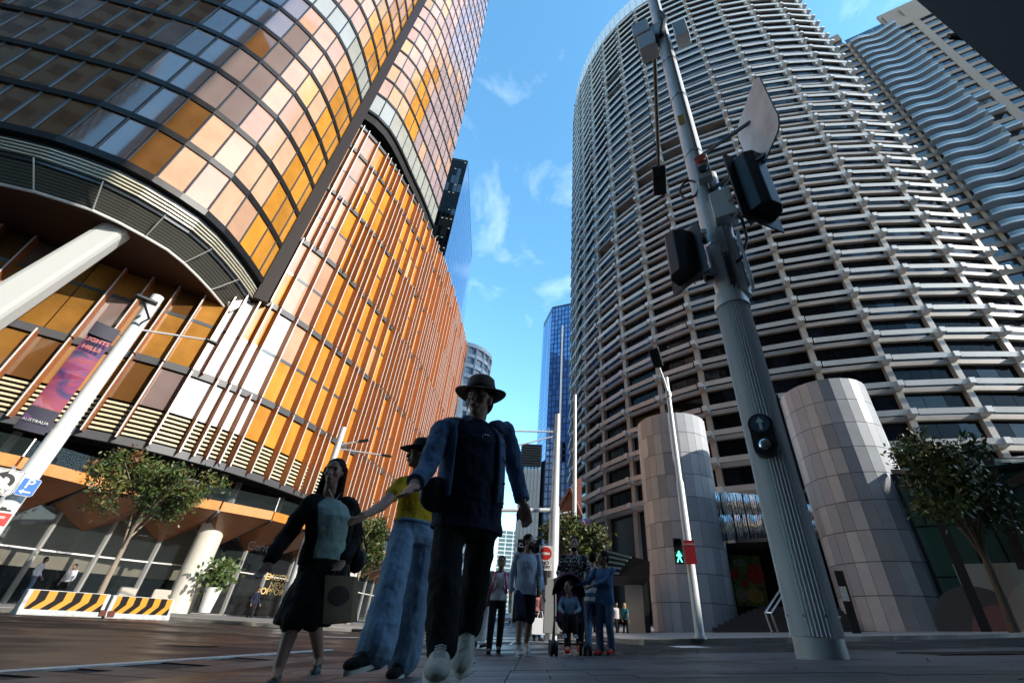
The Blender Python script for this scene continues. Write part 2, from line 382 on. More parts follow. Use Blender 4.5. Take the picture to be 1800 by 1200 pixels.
for k in range(nfl):
    z0 = ZF+k*FH; a0, a1 = z0+.29, z0+FH-.21
    for i in range(n1):
        A, B = N1[i], N1[i+1]; t = (B-A).normalized(); e = t*.035
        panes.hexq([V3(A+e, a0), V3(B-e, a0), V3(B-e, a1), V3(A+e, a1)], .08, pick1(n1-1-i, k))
        o = Vector((t.y, -t.x))*.03; mul.bar(V3(A+o, a0), V3(A+o, a1), .075, .16)
    if z0 > 47:
        kk = int(round((z0-ZF)/FH))-7; q0 = nodes2(a0); q1 = nodes2(a1)
        for i in range(len(N2)-1):
            t = (q0[i+1]-q0[i]).normalized(); e = t*.035
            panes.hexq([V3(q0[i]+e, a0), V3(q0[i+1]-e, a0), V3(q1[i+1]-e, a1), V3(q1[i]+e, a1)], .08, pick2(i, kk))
            o = Vector((t.y, -t.x))*.03; mul.bar(V3(q0[i]+o, a0), V3(q1[i]+o, a1), .06, .14)
panes.flush('window_pane', EY, 'window_panes_beyond')
mul.build('mullions', m_mull, EY, kind='stuff')
for k in range(nfl+1):
    z0 = ZF+k*FH
    band(N1, z0-.22, z0+.30, -.15, .12 if k else .2, 'floor_band', m_band, EY)
    if z0 > 47: band(nodes2(z0), z0-.2, z0+.27, -.15, .1, 'floor_band', m_band, EY)
# cores behind the glass
I1 = offset(N1, -.16); I2 = offset(N2, -.16)
MB().prism([tuple(p) for p in I1]+[(-26, 40), (-50, 40)], ZF-.3, TOP).build('tower_core', m_void, EY)
b = MB(); lv = [49.5+i*8 for i in range(13)]+[TOP]
for z0, z1 in zip(lv, lv[1:]):
    p0 = offset(nodes2(z0), -.16); p1 = offset(nodes2(z1), -.16); n = len(p0)
    poly0 = [tuple(p) for p in p0]+[(-27, p0[-1].y+2), (-27, 29)]; poly1 = [tuple(p) for p in p1]+[(-27, p1[-1].y+2), (-27, 29)]; n = len(poly0)
    b.add([(*p, z0) for p in poly0]+[(*p, z1) for p in poly1], [(i, (i+1) % n, n+(i+1) % n, n+i) for i in range(n)]+([tuple(reversed(range(n)))] if z0 < 50 else [])+([tuple(range(n, 2*n))] if z1 >= TOP else []))
b.build('tower_core', m_void, EY)
MB().bar((-23.2, 27.25, 21.0), (-23.2, 27.25, TOP+1), 1.0, .9, up=(.66, -.75, 0)).build('corner_strip', m_strip, EY)
# louvred skirt and tie rods below the first lobe
i0 = max(0, n1-22); SK = N1[i0:]
def skirt(z, d): return offset(SK, d)
lou = Pieces(); rods = []
for i in range(len(SK)-1):
    for j in range(4):
        z = 21.85-j*.26; A = SK[i]; B = SK[i+1]; lou.hexq([V3(A, z-.05), V3(B, z-.05), V3(B, z+.05), V3(A, z+.05)], .12, mat('louvre_pale', (.62, .58, .44), .4, .2))
lou.flush('louvre_slat', EY, 'louvre_slats_beyond', 60)
band(SK, 20.75, 22.3, -.35, -.2, 'skirt_panel', mat('skirt_blueglass', (.05, .06, .075), .12, spec=.8), EY)
low = offset(SK, -1.35)
b = MB()
for i in range(len(SK)-1):
    b.hexa(quad_prism([V3(low[i], 19.6), V3(low[i+1], 19.6), V3(SK[i+1]-(SK[i+1]-low[i+1])*.25, 20.7), V3(SK[i]-(SK[i]-low[i])*.25, 20.7)], .06))
b.build('skirt_mesh', mat('mesh_grey', (.17, .17, .145), .4, .5, stripes=(2.2, .35)), EY)
for i in range(0, len(SK), 2):
    MB().bar(V3(low[i], 19.55), V3(offset(SK, .15)[i], 20.75), .05).build('tie_rod', m_wsteel, EY)
lowc = [V3(p, 19.58) for p in low]
MB().tube(lowc, .09, 6).build('skirt_edge', m_wsteel, EY)
MB().prism([tuple(p) for p in offset(SK, -1.4)]+[(-27, 30), (-44, 24)], 19.6, 20.2).build('lobe_soffit', mat('soffit_dark', (.06, .025, .014), .5), EY)
b = MB(); P_ = at_d(412, 530, 35.6); b.add([P_+Vector(v) for v in ((-.9, -.5, 1.2), (.5, .3, 1.1), (.55, .5, .2), (.1, 0, -1.0), (-1.0, -.1, .5), (-.3, .9, .3))], [(0, 1, 2, 3), (0, 3, 4), (0, 4, 5, 1), (1, 5, 2), (2, 5, 4, 3)]).build('skirt_prow', m_wsteel, EY)
top = Vector((-26.9, 18.9, 20.0)); d_ = Vector((-3.2, .4, -5.9)).normalized()
sx_ = d_.cross(Vector((.55, -.83, 0))).normalized(); sy_ = sx_.cross(d_).normalized(); q8 = []
for p_, w_, h_ in ((top+d_*24, 1.15, .95), (top, .62, .55)): q8 += [p_+sx_*a_*w_+sy_*c_*h_ for a_, c_ in ((-1, -1), (1, -1), (1, 1), (-1, 1))]
MB().hexa(q8).build('raking_column', m_wsteel, EY, bevel=.28)
# podium
zt = [8.6, 13.9, 21.45, 29.0, 36.6, 44.1, 48.2]
pp = Pieces(); fins = Pieces(); nose = MB(); sl_ = Pieces(); tr = MB()
nb = len(NP)-1
for t_ in range(len(zt)-1):
    z0, z1 = zt[t_]+.22, zt[t_+1]-.22
    zs = [z0, z1] if t_ in (5,) else [z0, (zt[t_]+zt[t_+1])/2, z1]
    if t_ == 0: zs = [z0+2.1, z1]
    for i in range(nb):
        A, B = NP[i], NP[i+1]; t = (B-A).normalized(); nrm = Vector((t.y, -t.x)); e = t*.03; mid = (A+B)/2; fr = i/nb
        pa = math.degrees(math.atan2(mid.x, mid.y))
        for q in range(len(zs)-1):
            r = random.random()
            if pa < -42: mm = m_pane[7] if r < .72 else (m_pane[4] if r < .9 else m_pane[3])
            elif pa < -37: mm = m_pane[5] if (t_ < 2 and r < .6) else (m_pane[1] if r < .85 else m_pane[0])
            elif pa < -34: mm = m_pane[1] if r < .55 else (m_pane[2] if r < .65 else m_pane[0])
            else: mm = m_pane[0] if r < .93 else m_pane[2]
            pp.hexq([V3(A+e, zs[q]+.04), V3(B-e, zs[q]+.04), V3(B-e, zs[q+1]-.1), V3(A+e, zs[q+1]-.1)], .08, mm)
            if q: tr.hexa(quad_prism([V3(A+nrm*.03, zs[q]-.16), V3(B+nrm*.03, zs[q]-.16), V3(B+nrm*.03, zs[q]+.08), V3(A+nrm*.03, zs[q]+.08)], .1))
        if t_ == 0:
            for j in range(7):
                z = z0+.15+j*.28; sl_.hexq([V3(A+e*3+nrm*.08, z), V3(B-e*3+nrm*.08, z), V3(B-e*3+nrm*.04, z+.13), V3(A+e*3+nrm*.04, z+.13)], .1, m_cream)
        # fins: mostly every bay, some bays get a second one
        fs_ = [0.0]
        if pa > -43 and random.random() < .45: fs_.append(random.choice([.42, .55]))
        if pa < -43 and random.random() < .12: fs_ = []
        for f in fs_:
            c = A.lerp(B, f); w = t*.05; dp = .62
            q = [c-w, c+w, c+w+nrm*dp, c-w+nrm*dp]
            fins.add([V3(p, z0-.2) for p in q]+[V3(p, z1+.1) for p in q], m_terra)
            q2 = [c-w*.75+nrm*dp, c+w*.75+nrm*dp, c+w*.75+nrm*(dp+.04), c-w*.75+nrm*(dp+.04)]
            nose.hexa([V3(p, z0-.22) for p in q2]+[V3(p, z1+.12) for p in q2])
pp.flush('podium_pane', EY, 'podium_panes_beyond'); fins.flush('fin', EY, 'fins_beyond'); sl_.flush('podium_louvre', EY, 'podium_louvres_beyond', 140)
nose.build('fin_nosings', m_nose, EY, kind='stuff'); tr.build('transoms', m_mull, EY, kind='stuff')
for z in zt: band(NP, z-.26, z+.22, -.12, .2, 'podium_band', mat('podium_band', (.10, .10, .105), .5, .3), EY)
PI_ = offset(NP, -.2)
MB().prism([tuple(p) for p in PI_]+[(-40, 75), (-60, 40)], 8.5, 48.0).build('podium_core', m_void, EY)
# recess between podium roof and second lobe, strip of clear storey and lobby below
b_in = offset(NP, -2.2)
MB().prism([tuple(p) for p in b_in[6:]]+[(-40, 75), (-44, 36)], 5.9, 8.5).build('clerestory_glass', m_glass, EY)
for i in range(8, len(b_in), 3):
    MB().bar(V3(offset(NP, -2.1)[i], 5.9), V3(offset(NP, -2.1)[i], 8.5), .28, .28).build('clerestory_post', mat('post_grey', (.42, .41, .40), .4, .3), EY)
# timber canopy: fascia boards and folded soffit
CN = [(-34, 12.0), (-29.5, 16.3), (-25.6, 20.2), (-24.6, 22.6), (-23.4, 25.2), (-21.6, 27.6), (-19.4, 29.3), (-17.6, 31.6), (-16.4, 36), (-15.4, 44), (-15.0, 55), (-15, 72)]
CP = resample(CN, 3.1)
for i in range(len(CP)-1):
    A, B = CP[i], CP[i+1]; t = (B-A).normalized(); e = t*.05
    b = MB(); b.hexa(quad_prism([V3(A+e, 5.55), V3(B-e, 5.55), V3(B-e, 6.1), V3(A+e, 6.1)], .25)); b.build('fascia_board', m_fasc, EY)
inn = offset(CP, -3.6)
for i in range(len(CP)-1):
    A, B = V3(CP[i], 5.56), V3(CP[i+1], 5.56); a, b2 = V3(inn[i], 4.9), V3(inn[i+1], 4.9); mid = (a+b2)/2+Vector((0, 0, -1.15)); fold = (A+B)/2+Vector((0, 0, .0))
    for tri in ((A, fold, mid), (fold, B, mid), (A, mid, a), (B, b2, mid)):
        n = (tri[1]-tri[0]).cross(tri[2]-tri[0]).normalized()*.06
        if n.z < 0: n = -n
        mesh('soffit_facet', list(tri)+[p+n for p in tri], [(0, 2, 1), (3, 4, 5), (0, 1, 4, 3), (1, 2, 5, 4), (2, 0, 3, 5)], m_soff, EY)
    MB().bar(A+Vector((0, 0, -.02)), a+Vector((0, 0, -.12)), .14, .2).build('canopy_rib', m_band, EY)
    if i % 2 == 0: MB().bar(V3(CP[i], 6.1), V3(offset(CP, -.05)[i], 7.0), .05).build('canopy_rail_post', m_nose, EY)
MB().prism([tuple(p) for p in offset(CP, -.3)]+[(-40, 72), (-44, 30)], 5.95, 6.08).build('canopy_deck', m_band, EY)
for i in range(len(CP)-1):
    b = MB(); b.hexa(quad_prism([V3(CP[i], 6.1), V3(CP[i+1], 6.1), V3(CP[i+1], 6.95), V3(CP[i], 6.95)], .02)); b.build('glass_balustrade', m_clear, EY)
# lobby: glass wall with mullions, cream back wall, round columns
LB = resample([Vector(p) for p in offset([Vector(p) for p in CN], -3.4)], 2.6)
gp = Pieces()
m_lob = mat('lobby_glass', (.03, .04, .045), .02, alpha=.3, spec=.9)
for i in range(len(LB)-1):
    A, B = LB[i], LB[i+1]; zb = T(A.x, A.y)+.13; 
    gp.hexq([V3(A, zb), V3(B, zb), V3(B, 2.6), V3(A, 2.6)], .03, m_lob); gp.hexq([V3(A, 2.66), V3(B, 2.66), V3(B, 5.0), V3(A, 5.0)], .03, m_lob)
    MB().bar(V3(A, zb), V3(A, 5.1), .16, .22).build('lobby_mullion', mat('mullion_silver', (.55, .54, .52), .35, .4), EY)
    MB().bar(V3(A, 2.63), V3(B, 2.63), .06, .08).build('lobby_transom', m_nose, EY)
gp.flush('lobby_pane', EY)
WB = offset(LB, -2.6)
NW = 10
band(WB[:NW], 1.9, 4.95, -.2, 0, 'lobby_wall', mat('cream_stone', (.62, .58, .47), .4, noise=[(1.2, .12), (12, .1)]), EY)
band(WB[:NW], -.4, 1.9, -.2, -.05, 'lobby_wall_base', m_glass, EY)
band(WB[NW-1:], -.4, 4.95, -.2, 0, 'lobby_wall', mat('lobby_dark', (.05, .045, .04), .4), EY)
MB().prism([tuple(p) for p in offset(LB, .1)]+[(-44, 70), (-60, 30)], 5.02, 5.3).build('lobby_ceiling', m_soff, EY)
for u, v, d in ((318, 1055, 37.6), (590, 1090, 38.5)):
    p = at_d(u, v, d); MB().tube([(p.x, p.y, -.3), (p.x, p.y, 5.2)], .72, 32).build('lobby_column', mat('column_cream', (.74, .70, .60), .35, noise=(2, .06)), EY, smooth=True)
MB().prism([tuple(p) for p in offset(LB, .2)]+[(-44, 70), (-60, 30)], -.6, .16).build('lobby_floor', m_foot, EY)
for s_, u, v, sz, mm in (('Centre', 462, 962, .75, m_band), ('EXCITING', 494, 1016, .5, mat('sign_gold', (.8, .55, .2), .4)), ('NEW', 488, 1029, .5, _mats['sign_gold']), ('OPPORTUNITY', 500, 1042, .5, _mats['sign_gold'])):
    p = at_d(u, v, 37.9); place_text(s_, mm, p, (.50, .86, 0), (0, 0, 1), sz, EY)
# ================================================================== round tower with sun shades
GP = [Vector(p) for p in ((7.4, 87), (8.9, 79.6), (11.3, 72.9), (14.6, 66.5), (18.9, 61.0), (23.9, 56.2), (30.2, 52.2), (37, 49.0), (44.5, 46.5), (52, 45), (59.7, 44.2), (66.2, 44.25))]
m_tile = mat('beige_tile', (.34, .31, .275), .45, noise=[(.3, .18), (6, .12)], rand=.06)
m_shade = mat('shade_white', (.50, .50, .485), .5, .0, noise=[(.35, .12), (4, .08)], rand=.06)
m_brk = mat('bracket_white', (.60, .60, .59), .4)
m_win = [mat('office_glass', (.005, .006, .008), .02, spec=.22, ior=1.35), mat('office_glass_blue', (.008, .011, .018), .025, spec=.4, ior=1.42), mat('office_glass_lit', (.02, .018, .014), .03, spec=.8, ior=1.55)]
GR = thing('sunshade_tower', 'tall curved grey office tower with rows of pale horizontal sun shades', 'office tower', (38, 62, 1))
Z0, FHG, NF = 15.6, 3.8, 42
sp = Pieces(); wn = Pieces(); sh = Pieces(); br = Pieces()
open_bays = {(3, 31), (3, 33), (3, 17), (2, 15), (4, 18), (4, 19), (5, 19), (5, 20), (6, 20)}
pn = []
for i, p in enumerate(GP):
    t = (GP[min(i+1, len(GP)-1)]-GP[max(i-1, 0)]).normalized(); pn.append((t, Vector((-t.y, t.x))*-1))
for i in range(len(GP)-1):
    A, B = GP[i], GP[i+1]; t = (B-A).normalized(); n = Vector((t.y, -t.x)); ln = (B-A).length
    for k in range(NF+1):
        z = Z0+k*FHG
        a, b = A+t*.36, B-t*.36
        sp.hexq([V3(a, z-.24), V3(b, z-.24), V3(b, z+.38), V3(a, z+.38)], .5, m_tile)
        q0, q1 = n*.98, n*1.08
        if k < NF and (i, k) not in open_bays:
            c8 = [V3(A+t*.5+q0, z+.12), V3(B-t*.5+q0, z+.12), V3(B-t*.5+q1, z+.12), V3(A+t*.5+q1, z+.12)]
            sh.add(c8+[V3(A+t*.5+q0+n*.08, z+.80), V3(B-t*.5+q0+n*.1, z+.80), V3(B-t*.5+q1+n*.1, z+.80), V3(A+t*.5+q1+n*.1, z+.80)], m_shade)
            for j in range(3):
                x0 = A+t*(.36+(ln-.72)*j/3+.03)-n*.55; x1 = A+t*(.36+(ln-.72)*(j+1)/3-.03)-n*.55
                wn.hexq([V3(x0, z+.40), V3(x1, z+.40), V3(x1, z+FHG-.26), V3(x0, z+FHG-.26)], .05, m_win[0 if random.random() < .72 else 1])
for i in range(len(GP)):
    t, n = pn[i]; n = Vector((t.y, -t.x))
    q = [GP[i]-t*.38-n*.6, GP[i]+t*.38-n*.6, GP[i]+t*.38+n*.12, GP[i]-t*.38+n*.12]
    MB().hexa([V3(p, 0) for p in q]+[V3(p, Z0+NF*FHG+1) for p in q]).build('pier', m_tile, GR)
    for k in range(NF):
        z = Z0+k*FHG; q = [GP[i]-t*.34+n*.1, GP[i]+t*.34+n*.1, GP[i]+t*.34+n*1.3, GP[i]-t*.34+n*1.3]
        br.add([V3(p, z-.05) for p in q[:2]]+[V3(p, z+.12) for p in q[2:]]+[V3(p, z+.84) for p in q], m_brk)
sp.flush('spandrel', GR, 'spandrels_beyond'); wn.flush('window_pane', GR, 'window_panes_beyond'); sh.flush('sun_shade', GR, 'sun_shades_beyond'); br.flush('shade_bracket', GR, 'shade_brackets_beyond')
inn = offset(GP, -.75); back = [(72, 60), (60, 84), (30, 98), (8.5, 96)]
MB().prism([tuple(p) for p in offset(GP, -2.8)]+back, -1, Z0+NF*FHG).build('core', m_void, GR)
# storey slabs and ceilings close the recessed open bays
b = MB()
for k in range(NF+1): b.prism([tuple(p) for p in offset(GP, -.45)]+[tuple(p) for p in reversed(offset(GP, -2.9))], Z0+k*FHG-.2, Z0+k*FHG+.34)
b.build('floor_slabs', m_tile, GR, kind='stuff')
b = MB(); 
for i in range(len(GP)-1):
    A, B = inn[i], inn[i+1]; b.hexa(quad_prism([V3(A+(B-A)*0, 3.0), V3(B, 3.0), V3(B, Z0-.5), V3(A, Z0-.5)], .2))
b.build('base_wall', mat('base_dark', (.03, .032, .035), .25, spec=.7), GR)
zc = Z0+NF*FHG
FIN = resample([tuple(p) for p in GP], 2.2)
band(FIN, zc+.6, zc+9.5, -.4, .25, 'parapet_screen', mat('screen_white', (.72, .74, .76), .4, .2), GR)
b = MB()
for p, q in zip(offset(FIN, .3), offset(FIN, .42)): b.bar(V3(p, zc+.5), V3(p, zc+9.7), .12, .25)
b.build('parapet_ribs', m_shade, GR, kind='stuff')
# narrow blue end bays beyond the last pier on the street side
e0, e1 = Vector((7.4, 87)), Vector((7.2, 95)); ep = Pieces(); es = Pieces()
for k in range(NF):
    z = Z0+k*FHG; es.hexq([V3(e1+Vector((-.9, 0)), z), V3(e0+Vector((-.9, 0)), z), V3(e0+Vector((-.9, 0)), z+.7), V3(e1+Vector((-.9, 0)), z+.7)], .9, m_shade)
    ep.hexq([V3(e1, z+.7), V3(e0, z+.7), V3(e0, z+FHG), V3(e1, z+FHG)], .1, m_win[1])
es.flush('end_shade', GR, limit=24); ep.flush('end_pane', GR, limit=24)
MB().prism([(7.45, 87.2), (12, 87.2), (12, 96), (7.3, 95)], 0, zc).build('end_core', m_void, GR)

# ================================================================== tan tower with wavy balconies
TT = thing('balcony_tower', 'tan apartment tower with stacked wavy glass balconies', 'apartment tower', (100, 52, 2))
m_tan = mat('tan_concrete', (.34, .235, .165), .6, noise=[(.3, .06), (5, .05)])
m_slabw = mat('balcony_white', (.58, .60, .63), .45)
m_bgl = mat('balcony_glass', (.30, .40, .45), .05, spec=.8, alpha=.6)
c0 = Vector((79.2, 54.9)); U = Vector((.87, -.5)).normalized(); VV = Vector((.5, .87)).normalized(); NT = Vector((U.y, -U.x))   # outward normal (towards the street)
HT, FT = 152.0, 3.12
def tp(u, o, z): p = c0+U*u+NT*o; return V3(p, z)
MB().prism([tuple(c0-NT*.6), tuple(c0+U*46-NT*.6), tuple(c0+U*46+VV*24), tuple(c0+VV*24)], 0, HT-4).build('wall_core', mat('tan_dark', (.20, .165, .14), .7), TT)
frames = MB()
nft = int((HT-22)/FT)
win = Pieces(); slab = []; m_tw = [mat('flat_glass', (.012, .016, .024), .04, spec=.85, ior=1.6), mat('flat_glass_pale', (.10, .13, .16), .08, spec=.8)]
cols = [(0, 2.0)]
def strip(u0, u1, z0, z1, o=0.0, th=.7): MB().hexa([tp(u0, o-th, z0), tp(u1, o-th, z0), tp(u1, o, z0), tp(u0, o, z0), tp(u0, o-th, z1), tp(u1, o-th, z1), tp(u1, o, z1), tp(u0, o, z1)]).build('pier', m_tan, TT)
strip(-.2, 2.4, 0, HT-2, .1); strip(4.9, 5.6, 0, HT-9, .05); strip(15.6, 16.5, 0, HT, .1); strip(19.6, 21.2, 0, HT, .05); strip(26.5, 28.2, 0, HT, .05); strip(34, 36, 0, HT, .05)
for k in range(nft):
    z = 22+k*FT
    for (u0, u1) in ((2.4, 4.9), (16.5, 19.6), (21.2, 26.5), (28.2, 34)):
        for a_, b_ in ([(u0, u1)] if u1-u0 < 3 else [(u0, (u0+u1)/2), ((u0+u1)/2, u1)]):
            win.hexq([tp(a_+.05, -.32, z+.9), tp(b_-.05, -.32, z+.9), tp(b_-.05, -.32, z+FT-.25), tp(a_+.05, -.32, z+FT-.25)], .1, m_tw[random.random() < .25])
        frames.hexa(quad_prism([tp(u0, 0, z-.3), tp(u1, 0, z-.3), tp(u1, 0, z+.9), tp(u0, 0, z+.9)], .55))
    for a_, b_ in ((5.6, 9), (9, 12.3), (12.3, 15.6)):
        win.hexq([tp(a_+.05, -.5, z+.1), tp(b_-.05, -.5, z+.1), tp(b_-.05, -.5, z+FT-.3), tp(a_+.05, -.5, z+FT-.3)], .1, m_tw[random.random() < .4])
    # side wall windows
    p0 = c0-U*.02; 
    for v0 in (3.0, 9.0, 15.0):
        q = [c0+VV*(v0+1.2)-U*.03, c0+VV*v0-U*.03]; win.hexq([V3(q[0], z+.5), V3(q[1], z+.5), V3(q[1], z+2.5), V3(q[0], z+2.5)], .1, m_tw[0])
    if k < nft-1:
        pts = []
        for j in range(25):
            u = 5.3+10.6*j/24; w = 1.5+.45*math.sin(j/24*2*math.pi*1.15+.5+.12*math.sin(k*.7)); pts.append((u, w))
        b = MB(); g_ = MB()
        for (ua, wa), (ub, wb) in zip(pts, pts[1:]):
            b.hexa([tp(ua, -.4, z-.16), tp(ub, -.4, z-.16), tp(ub, wb, z-.16), tp(ua, wa, z-.16), tp(ua, -.4, z+.22), tp(ub, -.4, z+.22), tp(ub, wb, z+.22), tp(ua, wa, z+.22)])
            g_.hexa(quad_prism([tp(ua, wa-.05, z+.22), tp(ub, wb-.05, z+.22), tp(ub, wb-.05, z+1.2), tp(ua, wa-.05, z+1.2)], .04))
        sb = b.build('balcony_slab', m_slabw, TT); g_.build('balcony_glass', m_bgl, sb)
    if k % 2 == 0 and k < nft-14:
        b = MB(); b.hexa([tp(16.6, -.4, z-.2), tp(19.4, -.4, z-.2), tp(19.2, 1.3, z-.2), tp(16.6, 1.0, z-.2), tp(16.6, -.4, z+.2), tp(19.4, -.4, z+.2), tp(19.2, 1.3, z+.2), tp(16.6, 1.0, z+.2)])
        sb = b.build('balcony_slab', m_slabw, TT)
        g_ = MB(); g_.hexa(quad_prism([tp(16.6, 1.0, z+.2), tp(19.2, 1.3, z+.2), tp(19.2, 1.3, z+1.2), tp(16.6, 1.0, z+1.2)], .04)); g_.build('balcony_glass', m_bgl, sb)
win.flush('window_pane', TT, 'window_panes_beyond'); frames.build('sill_panels', m_tan, TT, kind='stuff')
b = MB()     # side wall skin between window columns
for v0, v1 in ((0, 3.0), (4.2, 9.0), (10.2, 15.0), (16.2, 24)):
    a_, c_ = c0+VV*v0-U*.12, c0+VV*v1-U*.12; b.hexa([V3(c_, 0), V3(a_, 0), V3(a_+U*.2, 0), V3(c_+U*.2, 0), V3(c_, HT-2), V3(a_, HT-2), V3(a_+U*.2, HT-2), V3(c_+U*.2, HT-2)])
for k in range(nft):
    z = 22+k*FT; a_, c_ = c0-U*.1, c0+VV*24-U*.1
    b.hexa([V3(c_, z-.6), V3(a_, z-.6), V3(a_+U*.15, z-.6), V3(c_+U*.15, z-.6), V3(c_, z+.5), V3(a_, z+.5), V3(a_+U*.15, z+.5), V3(c_+U*.15, z+.5)])
b.build('side_wall', m_tan, TT)
strip(-.2, 5.0, HT-2, HT+1.5, .1)
strip(5.0, 46, HT-9, HT-5.5, .1); strip(15, 46, HT-5.5, HT+2, -.3)

# ================================================================== far buildings down the street
def slab_tower(name, label, cat, poly, h, material, panes=None, group=None, base=0):
    t = thing(name, label, cat, (poly[0][0], poly[0][1], base), group); MB().prism(poly, base, h).build('body', material, t); return t
def grid_panes(t, a, b, z0, z1, nu, nz, material, name, gap=.12, off=.05, pick=None, limit=300):
    a, b = Vector(a), Vector(b); d = b-a; tt = d.normalized(); n = Vector((tt.y, -tt.x)); P = Pieces()
    for i in range(nu):
        for k in range(nz):
            A = a+d*(i/nu)+tt*gap/2+n*off; B = a+d*((i+1)/nu)-tt*gap/2+n*off; za = z0+(z1-z0)*k/nz+gap/2; zb = z0+(z1-z0)*(k+1)/nz-gap/2
            P.hexq([V3(A, za), V3(B, za), V3(B, zb), V3(A, zb)], .06, pick(i, k) if pick else material)
    P.flush(name, t, name+'s_beyond', limit)
m_bl = [mat('blue_pane', (.20, .36, .64), .05, .5, spec=.9), mat('blue_pane_deep', (.13, .26, .50), .05, .55, spec=.9), mat('blue_frame', (.02, .03, .06), .4)]  # pane blues carry the mirrored sky in their base colour
def P_at(azd, d): return (d*math.sin(R(azd)), d*math.cos(R(azd)))
q0, q1, q2, q3 = P_at(-.55, 165), P_at(.75, 152), P_at(7.5, 146), P_at(7, 185)
bt = slab_tower('blue_glass_tower', 'blue mirror glass tower at the end of the street', 'office tower', [q0, q1, q2, q3, P_at(-.5, 190)], 122, m_bl[2])
grid_panes(bt, q1, q2, 8, 121, 12, 46, None, 'window_pane', .42, .06, lambda i, k: m_win[0] if (i in (2, 4, 6, 7) and 17 <= k <= 19) else m_bl[random.random() < .3], 160)
grid_panes(bt, q0, q1, 8, 119, 4, 46, None, 'side_pane', .2, .06, lambda i, k: m_bl[1 if i % 2 else 0], 40)
for f in (.28, .76):
    p = Vector(q1).lerp(Vector(q2), f); MB().bar((p.x, p.y-.3, 4), (p.x, p.y-.3, 110), .9, .7).build('pilaster', mat('pilaster_grey', (.42, .48, .56), .4), bt)
# dark glass block behind the podium
a_, b_, c_ = P_at(-24.5, 92), P_at(-19, 90), P_at(-14.3, 134)
dg = slab_tower('dark_glass_block', 'dark glass office block with mirrored sky blue coloured into one side behind the finned podium', 'office tower', [a_, b_, c_, P_at(-13.6, 178), P_at(-20, 180), P_at(-27, 120)], 129, m_void)
grid_panes(dg, a_, b_, 20, 128, 7, 27, None, 'window_pane', .15, .06, lambda i, k: m_win[2] if random.random() < .35 else m_win[0], 90)
grid_panes(dg, b_, c_, 20, 128, 9, 27, None, 'blue_pane', .12, .06, lambda i, k: m_bl[0], 120)
grid_panes(dg, c_, P_at(-13.6, 178), 20, 128, 9, 27, None, 'blue_side_pane', .12, .06, lambda i, k: m_bl[1], 20)
b = MB()
for k in range(27):
    for i in range(7):
        if random.random() < .3:
            z = 20+4*k+3.2; A = Vector(a_).lerp(Vector(b_), (i+.25)/7); B = Vector(a_).lerp(Vector(b_), (i+.6)/7); b.bar(V3(A, z)+Vector((.1, -.2, 0)), V3(B, z)+Vector((.1, -.2, 0)), .12, .12)
b.build('ceiling_lights', mat('tube_light', (.9, .9, .8), .5, emit=(1, .93, .75, .18)), dg, kind='stuff')
# grey ribbed block and white drum block further on
ga, gb = (-17.2, 75.6), (-21.8, 108)
gv = slab_tower('ribbed_block', 'pale grey ribbed building just past the finned podium', 'building', [ga, gb, (-32, 108), (-30, 75.6)], 46, mat('rib_grey', (.5, .5, .48), .6))
for i in range(30):
    p = Vector(gb).lerp(Vector(ga), i/29); MB().bar((p.x+.12, p.y, 3), (p.x+.12, p.y, 45.6), .35, .3).build('rib', mat('rib_white', (.62, .62, .58), .5), gv)
dc = Vector(P_at(-12.6, 128)); wd = thing('white_drum_block', 'round white tower top with ribbon windows above the brown hat', 'building', (dc.x, dc.y, 0))
MB().tube([(dc.x, dc.y, 0), (dc.x, dc.y, 75)], 9.2, 40).build('body', mat('drum_glass', (.18, .22, .26), .15, spec=.8), wd)
for k in range(20):
    z = 1+k*3.7; MB().tube([(dc.x, dc.y, z), (dc.x, dc.y, z+1.3)], 9.6, 40).build('ring_slab', m_slabw, wd)
MB().tube([(dc.x, dc.y, 75), (dc.x, dc.y, 76.4)], 9.8, 40).build('roof_ring', m_slabw, wd)
for j in range(20):
    an = 2*math.pi*j/20; MB().bar((dc.x+9.5*math.cos(an), dc.y+9.5*math.sin(an), 0), (dc.x+9.5*math.cos(an), dc.y+9.5*math.sin(an), 76), .5, .5).build('column_rib', m_slabw, wd)
# lower buildings closing the street
def block(name, label, az0, az1, d, h, material, pm, nu, nz, z0=4, cat='building', depth=22):
    p, q = P_at(az0, d), P_at(az1, d); t = slab_tower(name, label, cat, [p, q, P_at(az1, d+depth), P_at(az0, d+depth)], h, material)
    grid_panes(t, p, q, z0, h-1.2, nu, nz, pm, 'window_pane', .5, .06, None, 45); return t
m_apt = mat('apartment_white', (.62, .66, .66), .5); m_aptg = mat('apartment_glass', (.10, .17, .19), .1, spec=.8)
block('apartment_block', 'pale striped apartment block far down the street, left of the gap', -9.2, -5.2, 230, 47, m_apt, m_aptg, 3, 18)
block('apartment_block', 'pale apartment block far down the street behind the striped shirt man', -4.6, -1.9, 250, 45, m_apt, m_aptg, 3, 20)
dk = block('black_top_block', 'grey glass block with a black louvred top beside the blue tower', -2.6, .2, 140, 52, mat('block_grey', (.16, .18, .2), .3), mat('block_glass', (.25, .33, .4), .06, .3, spec=.8), 6, 10)
p, q = P_at(-2.7, 139.5), P_at(.25, 139.5)
for k in range(9): MB().bar((p[0], p[1], 45+k*.85), (q[0], q[1], 45+k*.85), .5, .5).build('top_louvre', m_band, dk)
sb = block('black_sign_block', 'black fronted building carrying a white lettered sign', -2.2, .6, 96, 15.5, m_band, m_win[0], 4, 4, cat='building')
place_text('scape', m_white, V3(P_at(-1.35, 95.3), 14.4), (1, 0, 0), (0, 0, 1), 1.7, sb)
